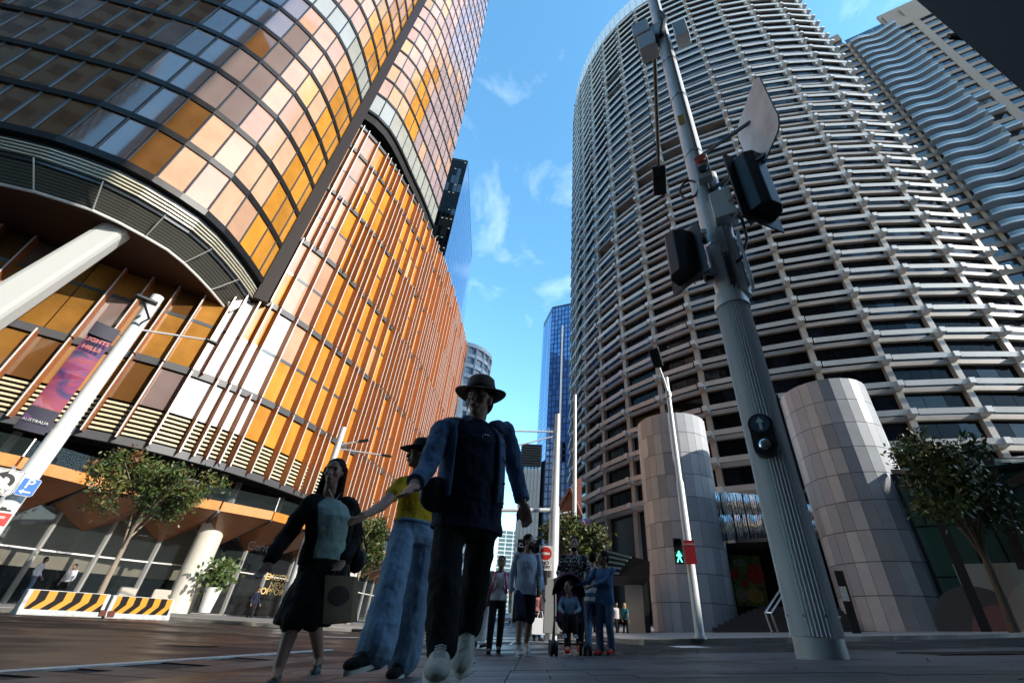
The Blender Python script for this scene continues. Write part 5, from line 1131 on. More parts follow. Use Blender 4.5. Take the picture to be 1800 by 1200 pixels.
def person(label, J, skin, vox=.012, hw=1.0, build=1.0, look=None, up=None, top=None, bottom=None, hair=None, shoe=None, shape=(.098, .062, .086, .058, .10, .066), neckline=0, name='person', group=None, hairlong=0, sleeves=1.0, curl=.5, hand_ok=True):
    H = J['H']; F = J['F']; Rr = J['R']; Uz = Vector((0, 0, 1)); s = H/1.7
    sh = (J['shL']+J['shR'])/2; hp = (J['hipL']+J['hipR'])/2
    base = Vector(((J['anL'].x+J['anR'].x)/2, (J['anL'].y+J['anR'].y)/2, min(J['anL'].z, J['anR'].z)-.05*s)); t = thing(name, label, 'person', base, group)
    look = (look or F).normalized(); hu = (up or Uz); hr = look.cross(hu).normalized(); hu = hr.cross(look).normalized(); hc = J['head']; q = s*hw
    chx, chy, wax, way, hix, hiy = [v*H*build for v in shape]
    tr_ = (J['shR']-J['shL']); tr_ = Vector((tr_.x, tr_.y, 0)).normalized(); tf = Uz.cross(tr_).normalized()
    if tf.dot(F) < 0: tf = -tf
    def ring(f, rx, ry, off=0): c = hp.lerp(sh, f); return (c+tf*off, tr_*rx, tf*ry)
    def torso(g=1.0, lo=-.12, hemx=None):
        rr = []
        for f, rx, ry, off in ((-.16, hix*.92, hiy*.9, 0), (0, hix, hiy, 0), (.18, hix*.97, hiy, .005), (.38, wax, way, .012), (.62, (wax+chx)/2, (way+chy)/2, .015), (.80, chx, chy, .012), (.93, chx*1.0, chy*.86, 0), (1.02, chx*.82, chy*.62, -.005), (1.08, chx*.45, chy*.5, -.005)):
            if f >= lo: rr.append(ring(f, rx*g, ry*g, off))
        return rr
    # --- one continuous body
    B = Blob(); fr = max(.0098*s, vox*.95)
    B.ell(hc+hu*.022*q, hr*.073*q, look*.092*q, hu*.098*q); B.ell(hc-hu*.035*q+look*.018*q, hr*.058*q, look*.070*q, hu*.082*q); B.ell(hc-hu*.092*q+look*.055*q, hr*.030*q, look*.028*q, hu*.024*q)
    B.cap(hc+look*.086*q+hu*.012*q, .011*q, hc+look*.106*q-hu*.030*q, .0155*q, 8); B.ell(hc+look*.085*q-hu*.062*q, hr*.026*q, look*.016*q, hu*.014*q)
    B.ell(hc+look*.080*q+hu*.030*q, hr*.048*q, look*.014*q, hu*.012*q)
    for sg in (-1, 1):
        B.ell(hc+hr*sg*.075*q-hu*.012*q-look*.005*q, hr*.012*q, look*.020*q, hu*.034*q); B.ell(hc+hr*sg*.040*q-hu*.025*q+look*.058*q, hr*.024*q, look*.022*q, hu*.022*q)
    B.cap(hc-hu*.06*q-look*.02*q, .053*q*max(1, build), J['neck']-Uz*.02, .062*q*max(1, build))
    B.loft(torso(.93)); B.ell(sh, tr_*(J['shR']-J['shL']).length*.52, tf*.055*s, Uz*.06*s)
    for k, sg in (('L', -1), ('R', 1)):
        B.cap(J['sh'+k], .050*s*build, J['el'+k], .040*s*build); B.cap(J['el'+k], .040*s*build, J['wr'+k], .026*s)
        if hand_ok: hand(B, J['wr'+k], J['el'+k], F, sg, s*.98, fr, curl, vox < .009)
        B.cap(J['hip'+k], .078*s*build, J['kn'+k], .055*s); B.cap(J['kn'+k], .054*s, J['kn'+k].lerp(J['an'+k], .35)-F*.012, .054*s); B.cap(J['kn'+k].lerp(J['an'+k], .3)-F*.01, .054*s, J['an'+k], .036*s)
        B.cap(J['an'+k]-Uz*.01, .036*s, J['toe'+k], .028*s)
    body = B.build('body', skin, t, vox, 2)
    for sg in (-1, 1):
        e = hc+hr*sg*.031*q+look*.0855*q+hu*.006*q; Blob().ell(e, hr*.0125*q, look*.006*q, hu*.006*q, 10, 6).b.build('eye', m_eye, t, smooth=True)
        Blob().ell(e+hu*.020*q+look*.006*q, hr*.020*q, look*.006*q, hu*.0042*q, 10, 6).b.build('eyebrow', hair or m_hairD, t, smooth=True)
    Blob().ell(hc+look*.0985*q-hu*.062*q, hr*.022*q, look*.005*q, hu*.0055*q, 10, 6).b.build('lips', m_lip, t, smooth=True)
    # --- hair
    if hair:
        B = Blob(); B.ell(hc+hu*.045*q-look*.018*q, hr*.084*q, look*.098*q, hu*.088*q); B.ell(hc-look*.055*q-hu*.01*q, hr*.078*q, look*.055*q, hu*.085*q)
        if hairlong:
            for sg in (-1, 1):
                B.cap(hc+hr*sg*.075*q+hu*.03*q-look*.02*q, .030*q, hc+hr*sg*.085*q-hu*hairlong*q-look*.03*q, .035*q); B.cap(hc+hr*sg*.05*q-look*.06*q, .045*q, hc+hr*sg*.07*q-hu*(hairlong+.03)*q-look*.05*q, .04*q)
            B.cap(hc-look*.07*q, .06*q, hc-look*.07*q-hu*(hairlong+.04)*q, .05*q)
        B.build('hair', hair, t, max(.008, vox*.8), 2)
    # --- clothes
    if top:
        mm, kind = top['mat'], top.get('kind', 'tee'); lo = top.get('hem', -.02); B = Blob(); rr = torso(1.11, lo)
        c, a, b = ring(lo, hix*1.13, hiy*1.2); rr = [(c, a, b)]+rr
        B.loft(rr); sl_e = top.get('sleeve', .5)
        B.ell(sh-Uz*.01, tr_*(J['shR']-J['shL']).length*.53, tf*.064*s, Uz*.062*s)
        for k in 'LR':
            w = .060*s*build
            if sl_e <= 1: B.cap(J['sh'+k], w*1.02, J['sh'+k].lerp(J['el'+k], sl_e), w*.98)
            else: B.cap(J['sh'+k], w*1.02, J['el'+k], w*.86); B.cap(J['el'+k], w*.86, J['el'+k].lerp(J['wr'+k], sl_e-1), w*.68)
        B.build(top.get('name', 'shirt'), mm, t, vox, 3, .026 if vox < .009 else .018)
    if bottom:
        mm = bottom['mat']; kind = bottom.get('kind', 'trousers'); B = Blob(); g = 1.09
        if kind == 'skirt':
            for k in 'LR': B.cap(J['hip'+k], .095*s, J['kn'+k]-Uz*.01, .088*s)
            hem = (J['knL']+J['knR'])/2-Uz*bottom.get('drop', .02); kr = (J['knR']-J['knL']); wv_ = max(.16*s, .5*Vector((kr.x, kr.y, 0)).length+.09*s)
            B.loft([ring(.20, hix*1.03, hiy*1.06), ring(0, hix*1.12, hiy*1.12), ring(-.2, hix*1.16, hiy*1.18), (hp.lerp(hem, .6), tr_*wv_*1.02, tf*(hiy+.05)), (hem, tr_*wv_, tf*(max(hiy, abs(kr.dot(tf))*.5+.06*s)+.03*s))])
        else:
            B.loft([ring(bottom.get('waist', .22), hix*1.04, hiy*1.06), ring(.1, hix*1.08, hiy*1.1), ring(-.06, hix*1.08, hiy*1.1), ring(-.18, hix*.9, hiy*.95)])
            kr_, ar_ = bottom.get('knee', .074), bottom.get('ankle', .062); ln = bottom.get('len', 1.0)
            for k in 'LR':
                B.cap(J['hip'+k], .092*s*build, J['kn'+k] if ln > .5 else J['hip'+k].lerp(J['kn'+k], ln*2), kr_*s if ln > .5 else .085*s)
                if ln > .5: e = J['kn'+k].lerp(J['an'+k], (ln-.5)*2-.04); B.cap(J['kn'+k], kr_*s, e, ar_*s)
        B.build(bottom.get('name', kind), mm, t, vox, 3, .026 if vox < .009 else .014)
    if shoe:
        for k in 'LR':
            a, to = J['an'+k], J['toe'+k]; ground = to-Uz*.03*s; d = (to-a); dh = Vector((d.x, d.y, d.z+.05*s)).normalized(); sdv = dh.cross(Uz).normalized(); heel = a-dh*.045*s-Uz*.012*s
            upv = sdv.cross(dh).normalized(); B = Blob()
            if not shoe.get('flat'): B.cap(a+Uz*.02*s, .045*s, a-Uz*.02*s, .05*s)
            c0 = a-Uz*.035*s; L_ = (to-c0).length+.03*s; dd = (to+dh*.02-c0).normalized()
            ks = shoe.get('k', 1.0); B.ell(c0+dd*.01, sdv*.040*s*ks, dd*.062*s, upv*.040*s*ks); B.ell(c0+dd*L_*.45, sdv*.042*s*ks, dd*.10*s, upv*.036*s*ks); B.ell(c0+dd*L_*.86, sdv*.046*s*ks, dd*.062*s*ks, upv*.030*s*ks)
            so_ = B.build('shoe', shoe['mat'], t, max(vox*.8, .007), 2)
            sol = MB(); nn = 18; pl = []
            for i in range(nn):
                an = 2*math.pi*i/nn; x = math.cos(an); y = math.sin(an); pl.append(c0+dd*(L_*.42+x*(L_*.5+.06*s))+sdv*y*(.048 if x > 0 else .042)*s*ks-upv*.020*s*ks)
            sol.add([p-upv*.022*s*ks for p in pl]+pl, [tuple(reversed(range(nn))), tuple(range(nn, 2*nn))]+[(i, (i+1) % nn, nn+(i+1) % nn, nn+i) for i in range(nn)]); sol.build('sole', shoe.get('sole', m_solew), so_, smooth=True)
            if shoe.get('laces'):
                for i in range(5):
                    c = c0+dd*L_*(.36+.1*i)+upv*(.044-.003*i)*s*ks; MB().tube([c-sdv*.026*s, c+upv*.006*s, c+sdv*.026*s+dd*.012*s], .0035*s, 6).build('lace', shoe['laces'], so_)
    J['t'] = t; J['torso'] = torso; J['ring'] = ring; J['hu'] = hu; J['hr'] = hr; J['look'] = look; J['q'] = q; J['s'] = s; J['tr'] = tr_; J['tf'] = tf
    return t
def hat(t, J, mm, brim, crown_h, tilt=0, band_mat=None, floppy=.02):
    hc, hu, hr, lk, q = J['head'], J['hu'], J['hr'], J['look'], J['q']; c = hc+hu*.052*q-lk*.012*q; n = 40
    def lathe(prof, name, m_, par):
        vs = []; fs = []
        for r, z in prof:
            for j in range(n):
                a = 2*math.pi*j/n; w = floppy*math.sin(2*a+.6)*max(0, r-.1)/.1; vs.append(c+hr*(r*math.cos(a))+lk*(r*1.12*math.sin(a))+hu*(z+w))
        for i in range(len(prof)-1):
            for j in range(n): fs.append((i*n+j, i*n+(j+1) % n, (i+1)*n+(j+1) % n, (i+1)*n+j))
        o = mesh(name, vs, fs, m_, par, smooth=True); s_ = o.modifiers.new('t', 'SOLIDIFY'); s_.thickness = .004; return o
    cr = .092*q
    lathe([(brim, -.012), (brim*.97, -.016), (brim*.75, -.004), (cr+.012, .004), (cr, .012), (cr*.98, .05), (cr*.9, crown_h*.85), (cr*.72, crown_h), (cr*.4, crown_h*.97), (.004, crown_h*.9)], 'hat', mm, t)
    if band_mat: lathe([(cr+.004, .012), (cr+.003, .04)], 'hat_band', band_mat, t)
def pj(u, v, d): return at_d(u, v, d)
# ---- woman in the brown hat, nearest
F1 = Vector((-.30, -.95, 0)).normalized()
J = dict(F=F1, R=Vector((.95, -.30, 0)).normalized(), H=1.72, head=pj(843, 702, 2.80), neck=pj(836, 740, 2.82), shL=pj(777, 754, 2.74), shR=pj(889, 755, 2.92), elL=pj(752, 822, 2.62), elR=pj(908, 838, 3.0), wrL=pj(727, 852, 2.45), wrR=pj(919, 884, 2.96),
         hipL=pj(792, 915, 2.80), hipR=pj(850, 918, 2.90), knL=pj(781, 1030, 2.68), knR=pj(836, 1022, 2.98), anL=pj(776, 1136, 2.62), anR=pj(824, 1100, 3.2), toeL=pj(768, 1176, 2.44), toeR=pj(812, 1158, 3.05))
w1 = person('woman in a brown hat, denim jacket and black trousers striding on the crossing', J, m_skinA, .007, 1.08, 1.0, look=Vector((-.25, -.92, -.12)), top=dict(mat=m_navyc, hem=-.10, sleeve=.35, name='dark_top'), bottom=dict(mat=m_blackc, knee=.088, ankle=.080, waist=.1), hair=m_hairB, shoe=dict(mat=m_shoew, laces=m_solew, sole=m_solew, k=1.3), shape=(.110, .080, .112, .084, .116, .084))
hat(w1, J, mat('felt_brown', (.15, .085, .06), .8, noise=(30, .15)), .178, .115, band_mat=mat('hat_ribbon', (.045, .022, .016), .7))
rr = J['torso'](1.17, .17); vs, fs = shell(rr, 143, 420); o = mesh('denim_jacket', vs, fs, m_denim, w1, smooth=True); s_ = o.modifiers.new('t', 'SOLIDIFY'); s_.thickness = .014; s_.offset = 1
for k in 'LR':
    B = Blob(); B.cap(J['sh'+k]-Vector((0, 0, .012)), .072, J['el'+k], .058); B.cap(J['el'+k], .058, J['el'+k].lerp(J['wr'+k], .72), .048); B.ell(J['sh'+k].lerp(J['neck'], .25)-Vector((0, 0, .01)), J['tr']*.09, J['tf']*.08, Vector((0, 0, .062))); B.build('jacket_sleeve', m_denim, w1, .009, 4, .03)
    e = J['el'+k].lerp(J['wr'+k], .74); f_ = (J['wr'+k]-J['el'+k]).normalized(); MB().tube([e-f_*.03, e+f_*.03], [.053, .051], 24).build('jacket_cuff', m_denim, w1, smooth=True)
for k, ang in (('L', 143), ('R', 420)):
    pts = [Vector(c)+Vector(a)*math.cos(R(ang))*1.02+Vector(b)*math.sin(R(ang))*1.04 for c, a, b in rr[:-2]]; MB().tube(pts, .011, 8).build('jacket_placket', m_denim, w1, smooth=True)
for i, (c, a, b) in enumerate(rr[:5]):
    p = Vector(c)+Vector(a)*math.cos(R(50))*1.07+Vector(b)*math.sin(R(50))*1.07; MB().tube([p, p+J['tf']*.012], .011, 12).build('metal_button', mat('button_metal', (.7, .68, .62), .25, 1.0), w1)
for k, sg in (('L', -1), ('R', 1)):
    c = J['neck']+J['tr']*sg*.055-Vector((0, 0, .005))+J['tf']*.03; MB().add([c+J['tr']*sg*-.01+Vector((0, 0, .05))-J['tf']*.05, c+J['tr']*sg*.05+Vector((0, 0, .01))-J['tf']*.02, c+J['tr']*sg*.055-Vector((0, 0, .05))+J['tf']*.055, c+J['tr']*sg*.005-Vector((0, 0, .02))+J['tf']*.055], [(0, 1, 2, 3)]).build('jacket_collar', m_denim, w1).modifiers.new('t', 'SOLIDIFY').thickness = .012
c = J['ring'](.82, 0, 0)[0]+J['tf']*.165+J['tr']*.01; MB().tube([c+J['tr']*.03*math.cos(a)+Vector((0, 0, .022*math.sin(a))) for a in np.linspace(0, 2*math.pi, 16)], .003, 6).build('hanging_glasses', m_ss, w1)
MB().tube([J['hr']*.079*J['q']+J['head']-J['hu']*.045, J['hr']*.081*J['q']+J['head']-J['hu']*.065], .006, 8).build('earring', m_ss, w1)
B = Blob(); c = pj(765, 868, 2.72); B.ell(c, J['tr']*.10, J['tf']*.05, Vector((0, 0, .105))); sb_ = thing('shoulder_bag', 'black shoulder bag at the side of the woman in the brown hat', 'bag', c); B.build('bag_body', m_bl8, sb_, .01, 2)
MB().tube([c+Vector((0, 0, .09))-J['tr']*.05, J['shL']+Vector((.02, 0, .07)), J['shL']+J['tf']*-.05+Vector((.02, 0, .05)), c+J['tr']*.05+Vector((0, 0, .09))], .008, 6).build('strap', m_bl8, sb_)
# ---- woman in yellow
F2 = Vector((-.72, -.69, 0)).normalized()
J = dict(F=F2, R=Vector((.8, -.6, 0)).normalized(), H=1.66, head=pj(739, 800, 3.85), neck=pj(737, 832, 3.9), shL=pj(706, 852, 3.78), shR=pj(768, 850, 4.0), elL=pj(672, 888, 3.62), elR=pj(790, 900, 4.1), wrL=pj(640, 906, 3.45), wrR=pj(800, 930, 4.0),
         hipL=pj(708, 940, 3.78), hipR=pj(748, 940, 3.95), knL=pj(688, 1030, 3.58), knR=pj(733, 1035, 3.98), anL=pj(660, 1142, 3.48), anR=pj(709, 1160, 4.05), toeL=pj(622, 1166, 3.36), toeR=pj(692, 1183, 3.9))
w2 = person('woman in a yellow top, pale wide jeans and black hat, looking aside', J, m_skinA, .008, 1.02, 1.06, look=Vector((-.93, -.35, .05)), top=dict(mat=m_yelc, hem=.19, sleeve=.48, name='yellow_top'), bottom=dict(mat=m_denl, knee=.100, ankle=.125, waist=.2, name='wide_jeans', len=1.0), hair=m_hairB, hairlong=.12, shoe=dict(mat=m_blackc, laces=m_bl8, sole=m_solew, k=1.15))
hat(w2, J, mat('hat_black', (.010, .010, .011), .8, noise=(30, .15)), .175, .095)
MB().tube([J['ring'](.21, 0, 0)[0]+J['tr']*.178*math.cos(a)+J['tf']*.125*math.sin(a) for a in np.linspace(0, 2*math.pi, 30)], .016, 8).build('waistband', m_denl, w2, smooth=True)
# ---- dark haired woman with the paper bag
F3 = Vector((.10, -.99, 0)).normalized()
J = dict(F=F3, R=Vector((.99, .10, 0)).normalized(), H=1.64, head=pj(588, 830, 4.35), neck=pj(583, 862, 4.4), shL=pj(546, 884, 4.32), shR=pj(617, 890, 4.42), elL=pj(503, 942, 4.36), elR=pj(624, 950, 4.5), wrL=pj(474, 984, 4.28), wrR=pj(603, 984, 4.32),
         hipL=pj(551, 995, 4.38), hipR=pj(590, 998, 4.44), knL=pj(516, 1090, 4.22), knR=pj(551, 1085, 4.42), anL=pj(488, 1178, 4.12), anR=pj(561, 1154, 4.75), toeL=pj(478, 1200, 3.95), toeR=pj(553, 1181, 4.62))
w3 = person('dark haired woman in a sage top, black cardigan and skirt carrying a paper bag', J, m_skinA, .008, 1.05, 1.13, look=Vector((.10, -.98, -.08)), top=dict(mat=m_green, hem=.10, sleeve=.3, name='sage_top'), bottom=dict(mat=m_blackc, kind='skirt', drop=.04), hair=m_hairB, hairlong=.20, shoe=dict(mat=m_bl8, flat=True, sole=m_bl8))
rr = J['torso'](1.17, .0); vs, fs = shell(rr, 132, 408); o = mesh('black_cardigan', vs, fs, m_blackc, w3, smooth=True); s_ = o.modifiers.new('t', 'SOLIDIFY'); s_.thickness = .016; s_.offset = 1
for k in 'LR':
    B = Blob(); B.cap(J['sh'+k]-Vector((0, 0, .01)), .076, J['el'+k], .068); B.cap(J['el'+k], .068, J['el'+k].lerp(J['wr'+k], .9), .056); B.ell(J['sh'+k].lerp(J['neck'], .2)-Vector((0, 0, .01)), J['tr']*.085, J['tf']*.075, Vector((0, 0, .07))); B.build('cardigan_sleeve', m_blackc, w3, .010, 4, .03)
c = J['neck']+J['tf']*.085-Vector((0, 0, .07)); MB().tube([c+J['tr']*-.06+Vector((0, 0, .06)), c, c-Vector((0, 0, .09)), c-Vector((0, 0, .07))+J['tr']*.015, c+J['tr']*.055+Vector((0, 0, .05))], .005, 6).build('necklace', m_ss, w3, smooth=True)
pb_ = thing('paper_bag', 'brown paper carrier bag hanging from the dark haired woman hand', 'paper bag', pj(595, 1095, 4.25)); m_kraft = mat('kraft_paper', (.20, .135, .08), .8, noise=[(6, .12), (60, .1)])
a_, b_, c_, d_ = pj(566, 1097, 4.2), pj(617, 1092, 4.28), pj(623, 1012, 4.28), pj(571, 1010, 4.2); dp = Vector((.25, .95, 0))*.09
MB().hexa([a_, b_, b_+dp, a_+dp, d_, c_, c_+dp*.7, d_+dp*.7]).build('bag_body', m_kraft, pb_, bevel=.006)
hnd = pj(604, 992, 4.3)
for o_ in (Vector(), dp*.7): MB().tube([d_.lerp(c_, .25)+o_-Vector((0, 0, .02)), hnd+(o_*.3)-Vector((.04, 0, .01)), hnd+o_*.3+Vector((.03, 0, 0)), d_.lerp(c_, .72)+o_-Vector((0, 0, .02))], .006, 6).build('handle', m_kraft, pb_, smooth=True)
n = 20; cc = (a_+b_+c_+d_)/4; eu = (b_-a_).normalized(); ev = (d_-a_).normalized(); nn_ = eu.cross(ev).normalized()
if nn_.dot(-cc) < 0: nn_ = -nn_
MB().add([cc+nn_*.004+eu*.085*math.cos(2*math.pi*i/n)+ev*.07*math.sin(2*math.pi*i/n)+ev*.02 for i in range(n)], [tuple(range(n))]).build('printed_mark', mat('print_dark', (.03, .02, .015), .7), pb_)
c = pj(628, 985, 4.45); B = Blob(); B.ell(c, Vector((.08, 0, 0)), Vector((0, .05, 0)), Vector((0, 0, .10))); hb2 = thing('handbag', 'black handbag at the hip of the dark haired woman', 'bag', c); B.build('bag_body', m_bl8, hb2, .01, 2); MB().tube([c+Vector((0, 0, .09)), J['shR']+Vector((.03, 0, .06)), c+Vector((.05, .04, .08))], .007, 6).build('strap', m_bl8, hb2)
# ---- patterned fabrics
def stripe_mat(name, c0, c1, scale, direction='X'):
    M = mat(name, c0, .85, spec=.2); t = M.node_tree; b = t.nodes['Principled BSDF']; g = t.nodes.new('ShaderNodeNewGeometry'); w = t.nodes.new('ShaderNodeTexWave'); w.bands_direction = direction; w.inputs['Scale'].default_value = scale; w.inputs['Distortion'].default_value = .6; w.inputs['Detail Scale'].default_value = .6
    r = t.nodes.new('ShaderNodeValToRGB'); r.color_ramp.elements[0].position = .42; r.color_ramp.elements[1].position = .58; r.color_ramp.elements[0].color = (*c0, 1); r.color_ramp.elements[1].color = (*c1, 1)
    t.links.new(g.outputs['Position'], w.inputs['Vector']); t.links.new(w.outputs['Fac'], r.inputs[0]); t.links.new(r.outputs[0], b.inputs['Base Color']); return M
m_strp = stripe_mat('shirt_stripe', (.22, .30, .47), (.58, .62, .68), 13)
M = mat('shirt_speckle', (.02, .02, .025), .85, spec=.2); t_ = M.node_tree; g_ = t_.nodes.new('ShaderNodeNewGeometry'); vo = t_.nodes.new('ShaderNodeTexVoronoi'); vo.inputs['Scale'].default_value = 34; rp_ = t_.nodes.new('ShaderNodeValToRGB'); rp_.color_ramp.elements[0].position = .34; rp_.color_ramp.elements[1].position = .42; rp_.color_ramp.elements[0].color = (.45, .44, .42, 1); rp_.color_ramp.elements[1].color = (.015, .015, .02, 1)
t_.links.new(g_.outputs['Position'], vo.inputs['Vector']); t_.links.new(vo.outputs['Distance'], rp_.inputs[0]); t_.links.new(rp_.outputs[0], t_.nodes['Principled BSDF'].inputs['Base Color']); m_spk = M
m_purple = cloth('pram_purple', (.055, .012, .045)); m_pinkc = cloth('cloth_pink', (.62, .25, .24)); m_hot = cloth('strap_pink', (.6, .03, .16)); m_bluet = cloth('tee_blue', (.055, .115, .24))
def gp(u, v, d): p = at_d(u, v, d); return p.x, p.y
# girl with pink straps
x, y = gp(868, 1140, 9.3); J = J_template(x, y, 1.55, 4, .10, .03); w = person('girl in a white lace top with pink rucksack straps', J, m_skinB, .011, 1.05, .92, top=dict(mat=m_whitec, hem=.05, sleeve=.75, name='white_blouse'), bottom=dict(mat=m_blackc, knee=.072, ankle=.060), hair=m_hairD, shoe=dict(mat=m_blackc, sole=m_bl8))
for sg in (-1, 1):
    p = [J['ring'](f, 0, 0)[0]+J['tr']*sg*o*1.0+J['tf']*e for f, o, e in ((1.05, .085, -.02), (1.02, .09, .06), (.85, .095, .12), (.55, .12, .115), (.3, .15, .05))]; MB().tube(p, .018, 8).build('rucksack_strap', m_hot, w, smooth=True)
# striped shirt man
x, y = gp(917, 1150, 8.4); J = J_template(x, y, 1.78, 10, .13, .10); J['anR'].z += .02
w = person('man in a blue striped shirt, navy shorts and sunglasses looking sideways', J, m_skinC, .010, 1.02, .98, look=Vector((.75, -.62, .02)), top=dict(mat=m_strp, hem=-.12, sleeve=1.85, name='striped_shirt'), bottom=dict(mat=m_navyc, len=.48, name='shorts'), hair=m_hairD, shoe=dict(mat=m_whitec, sole=m_solew, laces=m_solew))
hc, lk, hr, hu, q = J['head'], J['look'], J['hr'], J['hu'], J['q']
for sg in (-1, 1): MB().hexa([hc+lk*(.09+a)*q+hr*sg*(b)*q+hu*c*q for c in (-.018, .022) for a, b in ((.0, .006), (-.004, .062), (.014, .062), (.016, .006))]).build('sunglass_lens', m_bl8, w)
B = Blob(); B.ell(hc+lk*.055*q-hu*.085*q, hr*.052*q, lk*.048*q, hu*.035*q); B.build('beard', m_hairD, w, .009, 2)
bo = thing('water_bottle', 'clear plastic water bottle in the hand of the striped shirt man', 'bottle', J['wrL']-Vector((0, 0, .15))); c = J['wrL']-Vector((0, 0, .06)); MB().tube([c-Vector((0, .03, .22)), c-Vector((0, .03, .06)), c-Vector((0, .03, .02)), c-Vector((0, .03, .0))], [.036, .036, .016, .014], 16).build('bottle_body', mat('clear_plastic', (.75, .82, .86), .08, alpha=.45, spec=.8), bo, smooth=True)
# man pushing the pram
x, y = gp(1008, 1146, 9.0); J = J_template(x, y, 1.84, -4, .12, .0); F = J['F']; Rr = J['R']
for k, sg in (('L', -1), ('R', 1)): J['el'+k] = J['sh'+k]+Rr*sg*.09-Vector((0, 0, .27))+F*.06; J['wr'+k] = J['el'+k]+F*.20-Vector((0, 0, .16))-Rr*sg*.06
w = person('bearded man in a dark speckled shirt pushing a pram', J, m_skinC, .010, 1.03, 1.02, top=dict(mat=m_spk, hem=-.12, sleeve=1.85, name='speckled_shirt'), bottom=dict(mat=m_blackc, knee=.065, ankle=.052), hair=m_hairD, shoe=dict(mat=cloth('shoe_red', (.45, .02, .02)), sole=m_solew))
B = Blob(); hc, lk, hr, hu, q = J['head'], J['look'], J['hr'], J['hu'], J['q']; B.ell(hc+lk*.055*q-hu*.085*q, hr*.054*q, lk*.048*q, hu*.036*q); B.build('beard', m_hairD, w, .009, 2)
hx = (J['wrL']+J['wrR'])/2
# boy in blue
x, y = gp(1066, 1150, 8.05); J = J_template(x, y, 1.43, -30, .03, .02); F = J['F']; Rr = J['R']
for k, dz in (('L', .0), ('R', .02)): J['el'+k] = J['sh'+k]+Vector((-.12, -.05, -.17)); J['wr'+k] = J['el'+k]+Vector((-.20, .05, -.05-dz))
w = person('boy in a blue long sleeved shirt and jeans holding the pram handle', J, m_skinB, .010, 1.12, 1.0, look=Vector((-.9, -.42, -.02)), top=dict(mat=m_bluet, hem=-.12, sleeve=1.9, name='blue_shirt'), bottom=dict(mat=m_denim, knee=.072, ankle=.068, name='jeans'), hair=m_hairD, shoe=dict(mat=cloth('shoe_red', (.45, .02, .02)), sole=m_bl8))
# pram with child
px, py = gp(1000, 1152, 7.9); pz = T(px, py); pf = Vector((.0, -1, 0)); PR = thing('pram', 'dark purple pushchair with black wheels', 'pram', (px, py, pz))
def pp3(r, f, u): return Vector((px+r, py-f, pz+u))
for r in (-.24, .24):
    for f in (.32, -.36):
        for dr in (-.035, .035):
            wv = MB().tube([pp3(r+dr-.02, f, .095), pp3(r+dr+.02, f, .095)], .095, 20).build('wheel', m_sig, PR, smooth=True); MB().tube([pp3(r+dr-.023, f, .095), pp3(r+dr+.023, f, .095)], .05, 14).build('hub', mat('hub_grey', (.2, .2, .2), .5), wv)
    MB().tube([pp3(r, .32, .12), pp3(r*.95, -.1, .55), pp3(r*.95, -.48, 1.02)], .014, 8).build('frame_tube', m_sig, PR); MB().tube([pp3(r, -.36, .12), pp3(r*.95, .02, .5)], .014, 8).build('frame_tube', m_sig, PR)
    MB().tube([pp3(r*.95, -.48, 1.02), pp3(r*.8, -.54, 1.06)], .022, 10).build('grip', m_bl8, PR)
MB().tube([pp3(-.24, .3, .16), pp3(.24, .3, .16)], .012, 8).build('footrest', m_sig, PR)
B = Blob(); B.loft([(pp3(0, .16, .42), Vector((.2, 0, 0)), Vector((0, .05, 0))), (pp3(0, -.1, .42), Vector((.21, 0, 0)), Vector((0, .22, .0))), (pp3(0, -.14, .50), Vector((.21, 0, 0)), Vector((0, .22, 0)))]); B.build('seat', m_purple, PR, .012, 2)
B = Blob(); B.cap(pp3(0, -.16, .48), .2, pp3(0, -.36, .88), .2); B.build('backrest', m_purple, PR, .014, 3)
vs = []; fs = []; n = 14; m_ = 8      # folding hood
for i in range(m_+1):
    th = R(58+112*i/m_)
    for j in range(n+1):
        ph = math.pi*j/n; vs.append(pp3(.26*math.cos(ph), -.22+.34*math.sin(ph)*math.cos(th)*.95, .76+.34*math.sin(ph)*math.sin(th)+.02))
for i in range(m_):
    for j in range(n): fs.append((i*(n+1)+j, i*(n+1)+j+1, (i+1)*(n+1)+j+1, (i+1)*(n+1)+j))
vs2 = [Vector((v.x, 2*(py+.22)-v.y-.30+.15, v.z)) for v in vs]
o = mesh('hood', vs, fs, m_purple, PR, smooth=True); s_ = o.modifiers.new('t', 'SOLIDIFY'); s_.thickness = .012
J = J_template(px-.01, py+.08, 1.0, -8, 0, .02, z=pz+.02)
O_ = pp3(-.01, -.12, 0)
J.update(head=pp3(-.02, -.02, .90), neck=pp3(0, -.06, .80), shL=pp3(-.10, -.06, .74), shR=pp3(.10, -.06, .74), elL=pp3(-.16, .02, .60), elR=pp3(.16, .02, .60), wrL=pp3(-.12, .14, .55), wrR=pp3(.09, .16, .56), hipL=pp3(-.06, -.03, .50), hipR=pp3(.06, -.03, .50), knL=pp3(-.08, .22, .50), knR=pp3(.07, .22, .50), anL=pp3(-.08, .27, .28), anR=pp3(.07, .27, .28), toeL=pp3(-.09, .36, .255), toeR=pp3(.08, .36, .255))
person('small child in a denim jacket sitting in the pram', J, m_skinC, .009, 1.35, 1.05, look=Vector((-.6, -.8, .05)), top=dict(mat=cloth('denim_sky', (.16, .27, .38)), hem=-.05, sleeve=1.8, name='denim_jacket'), bottom=dict(mat=m_blackc, knee=.075, ankle=.07), hair=m_hairD, shoe=dict(mat=cloth('shoe_grey', (.3, .32, .34)), sole=m_solew))
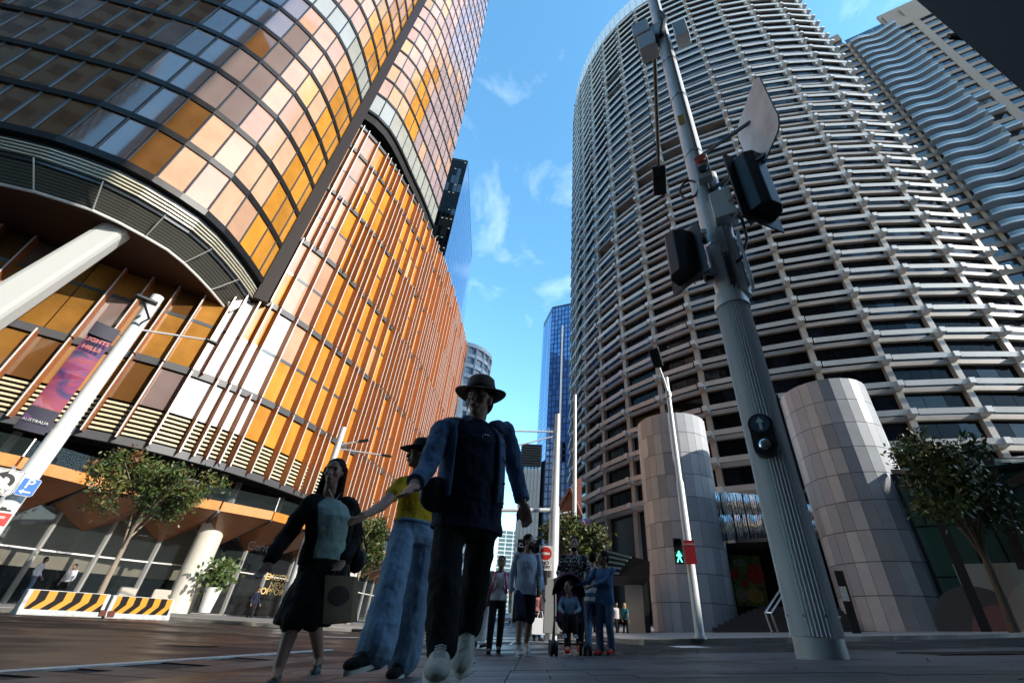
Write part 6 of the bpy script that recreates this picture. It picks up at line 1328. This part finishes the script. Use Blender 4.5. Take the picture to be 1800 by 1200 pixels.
# figures further back
def extra(label, u, v, d, H, heading, skin, top, bottom, hair, stride=.1, hl=0, vox=.014, look=None, group=None, shoe=m_bl8, z=None):
    p = at_d(u, v, d); J = J_template(p.x, p.y, H, heading, stride, .06, z=z); person(label, J, skin, vox, 1.0, 1.0, look=look, top=top, bottom=bottom, hair=hair, hairlong=hl, shoe=dict(mat=shoe, sole=shoe), group=group); return J
extra('man in a white shirt and jeans half hidden behind the boy', 1044, 1140, 9.7, 1.68, 170, m_skinC, dict(mat=m_whitec, hem=-.1, sleeve=1.8, name='white_shirt'), dict(mat=m_denim), m_hairD, .06)
extra('woman with a black bag and pale long skirt behind the girl', 846, 1140, 12.5, 1.62, -60, m_skinC, dict(mat=m_blackc, hem=0, sleeve=1.7, name='black_top'), dict(mat=m_whitec, kind='skirt', drop=.32), m_hairD, .08, .15)
J = extra('fair haired woman in pink stripes carrying a white shopping bag', 957, 1139, 17.5, 1.64, 165, m_skinA, dict(mat=stripe_mat('pink_stripe', (.60, .25, .25), (.7, .62, .6), 5), hem=-.02, sleeve=.6, name='pink_top'), dict(mat=m_denl), m_hairF, .08, .1)
c = at_d(949, 1100, 17.0); wb = thing('white_shopping_bag', 'white shopping bag held by the fair haired woman in pink', 'shopping bag', c-Vector((0, 0, .2))); MB().box(c, (.55, .16, .46), R(8)).build('bag_body', mat('bag_white', (.75, .76, .8), .6), wb, bevel=.01); MB().tube([c+Vector((-.1, 0, .22)), c+Vector((-.05, 0, .42)), c+Vector((.05, 0, .42)), c+Vector((.1, 0, .22))], .012, 6).build('handle', m_wsteel, wb)
extra('woman in a coral top walking beside the fair haired woman', 943, 1139, 18, 1.6, 175, m_skinB, dict(mat=m_pinkc, hem=-.02, sleeve=.6, name='coral_top'), dict(mat=m_blackc), m_hairD, .08, .1)
extra('person in a white top at the foot of the granite drum', 1086, 1136, 31, 1.7, 20, m_skinC, dict(mat=m_whitec, hem=-.05, sleeve=1.5, name='white_top'), dict(mat=m_blackc), m_hairD, .07, vox=.02)
extra('fair haired person in a teal top near the granite drum', 1101, 1136, 31, 1.66, 150, m_skinA, dict(mat=cloth('teal', (.03, .20, .26)), hem=-.05, sleeve=.6, name='teal_top'), dict(mat=m_blackc), m_hairF, .05, .2, vox=.02)
extra('person in dark clothes further along the street past the pram', 1046, 1128, 40, 1.7, 10, m_skinC, dict(mat=m_navyc, hem=-.05, sleeve=1.5, name='dark_top'), dict(mat=m_blackc), m_hairD, .07, vox=.022)
zl = .16
extra('man in a white shirt and jeans standing inside the lobby glass', 44, 1040, 36.6, 1.8, 120, m_skinB, dict(mat=m_whitec, hem=-.03, sleeve=1.7, name='white_shirt'), dict(mat=m_denim), m_hairD, .05, vox=.02, z=.5)
extra('man in a white shirt standing further in behind the lobby glass', 106, 1040, 37.2, 1.74, 20, m_skinA, dict(mat=m_whitec, hem=-.03, sleeve=1.7, name='white_shirt'), dict(mat=m_blackc), m_hairD, .05, vox=.02, z=.4)
extra('man in a dark suit walking past the lobby entrance', 440, 1077, 36, 1.8, 75, m_skinA, dict(mat=m_navyc, hem=-.14, sleeve=1.9, name='suit_jacket'), dict(mat=m_blackc), m_hairB, .14, vox=.02)
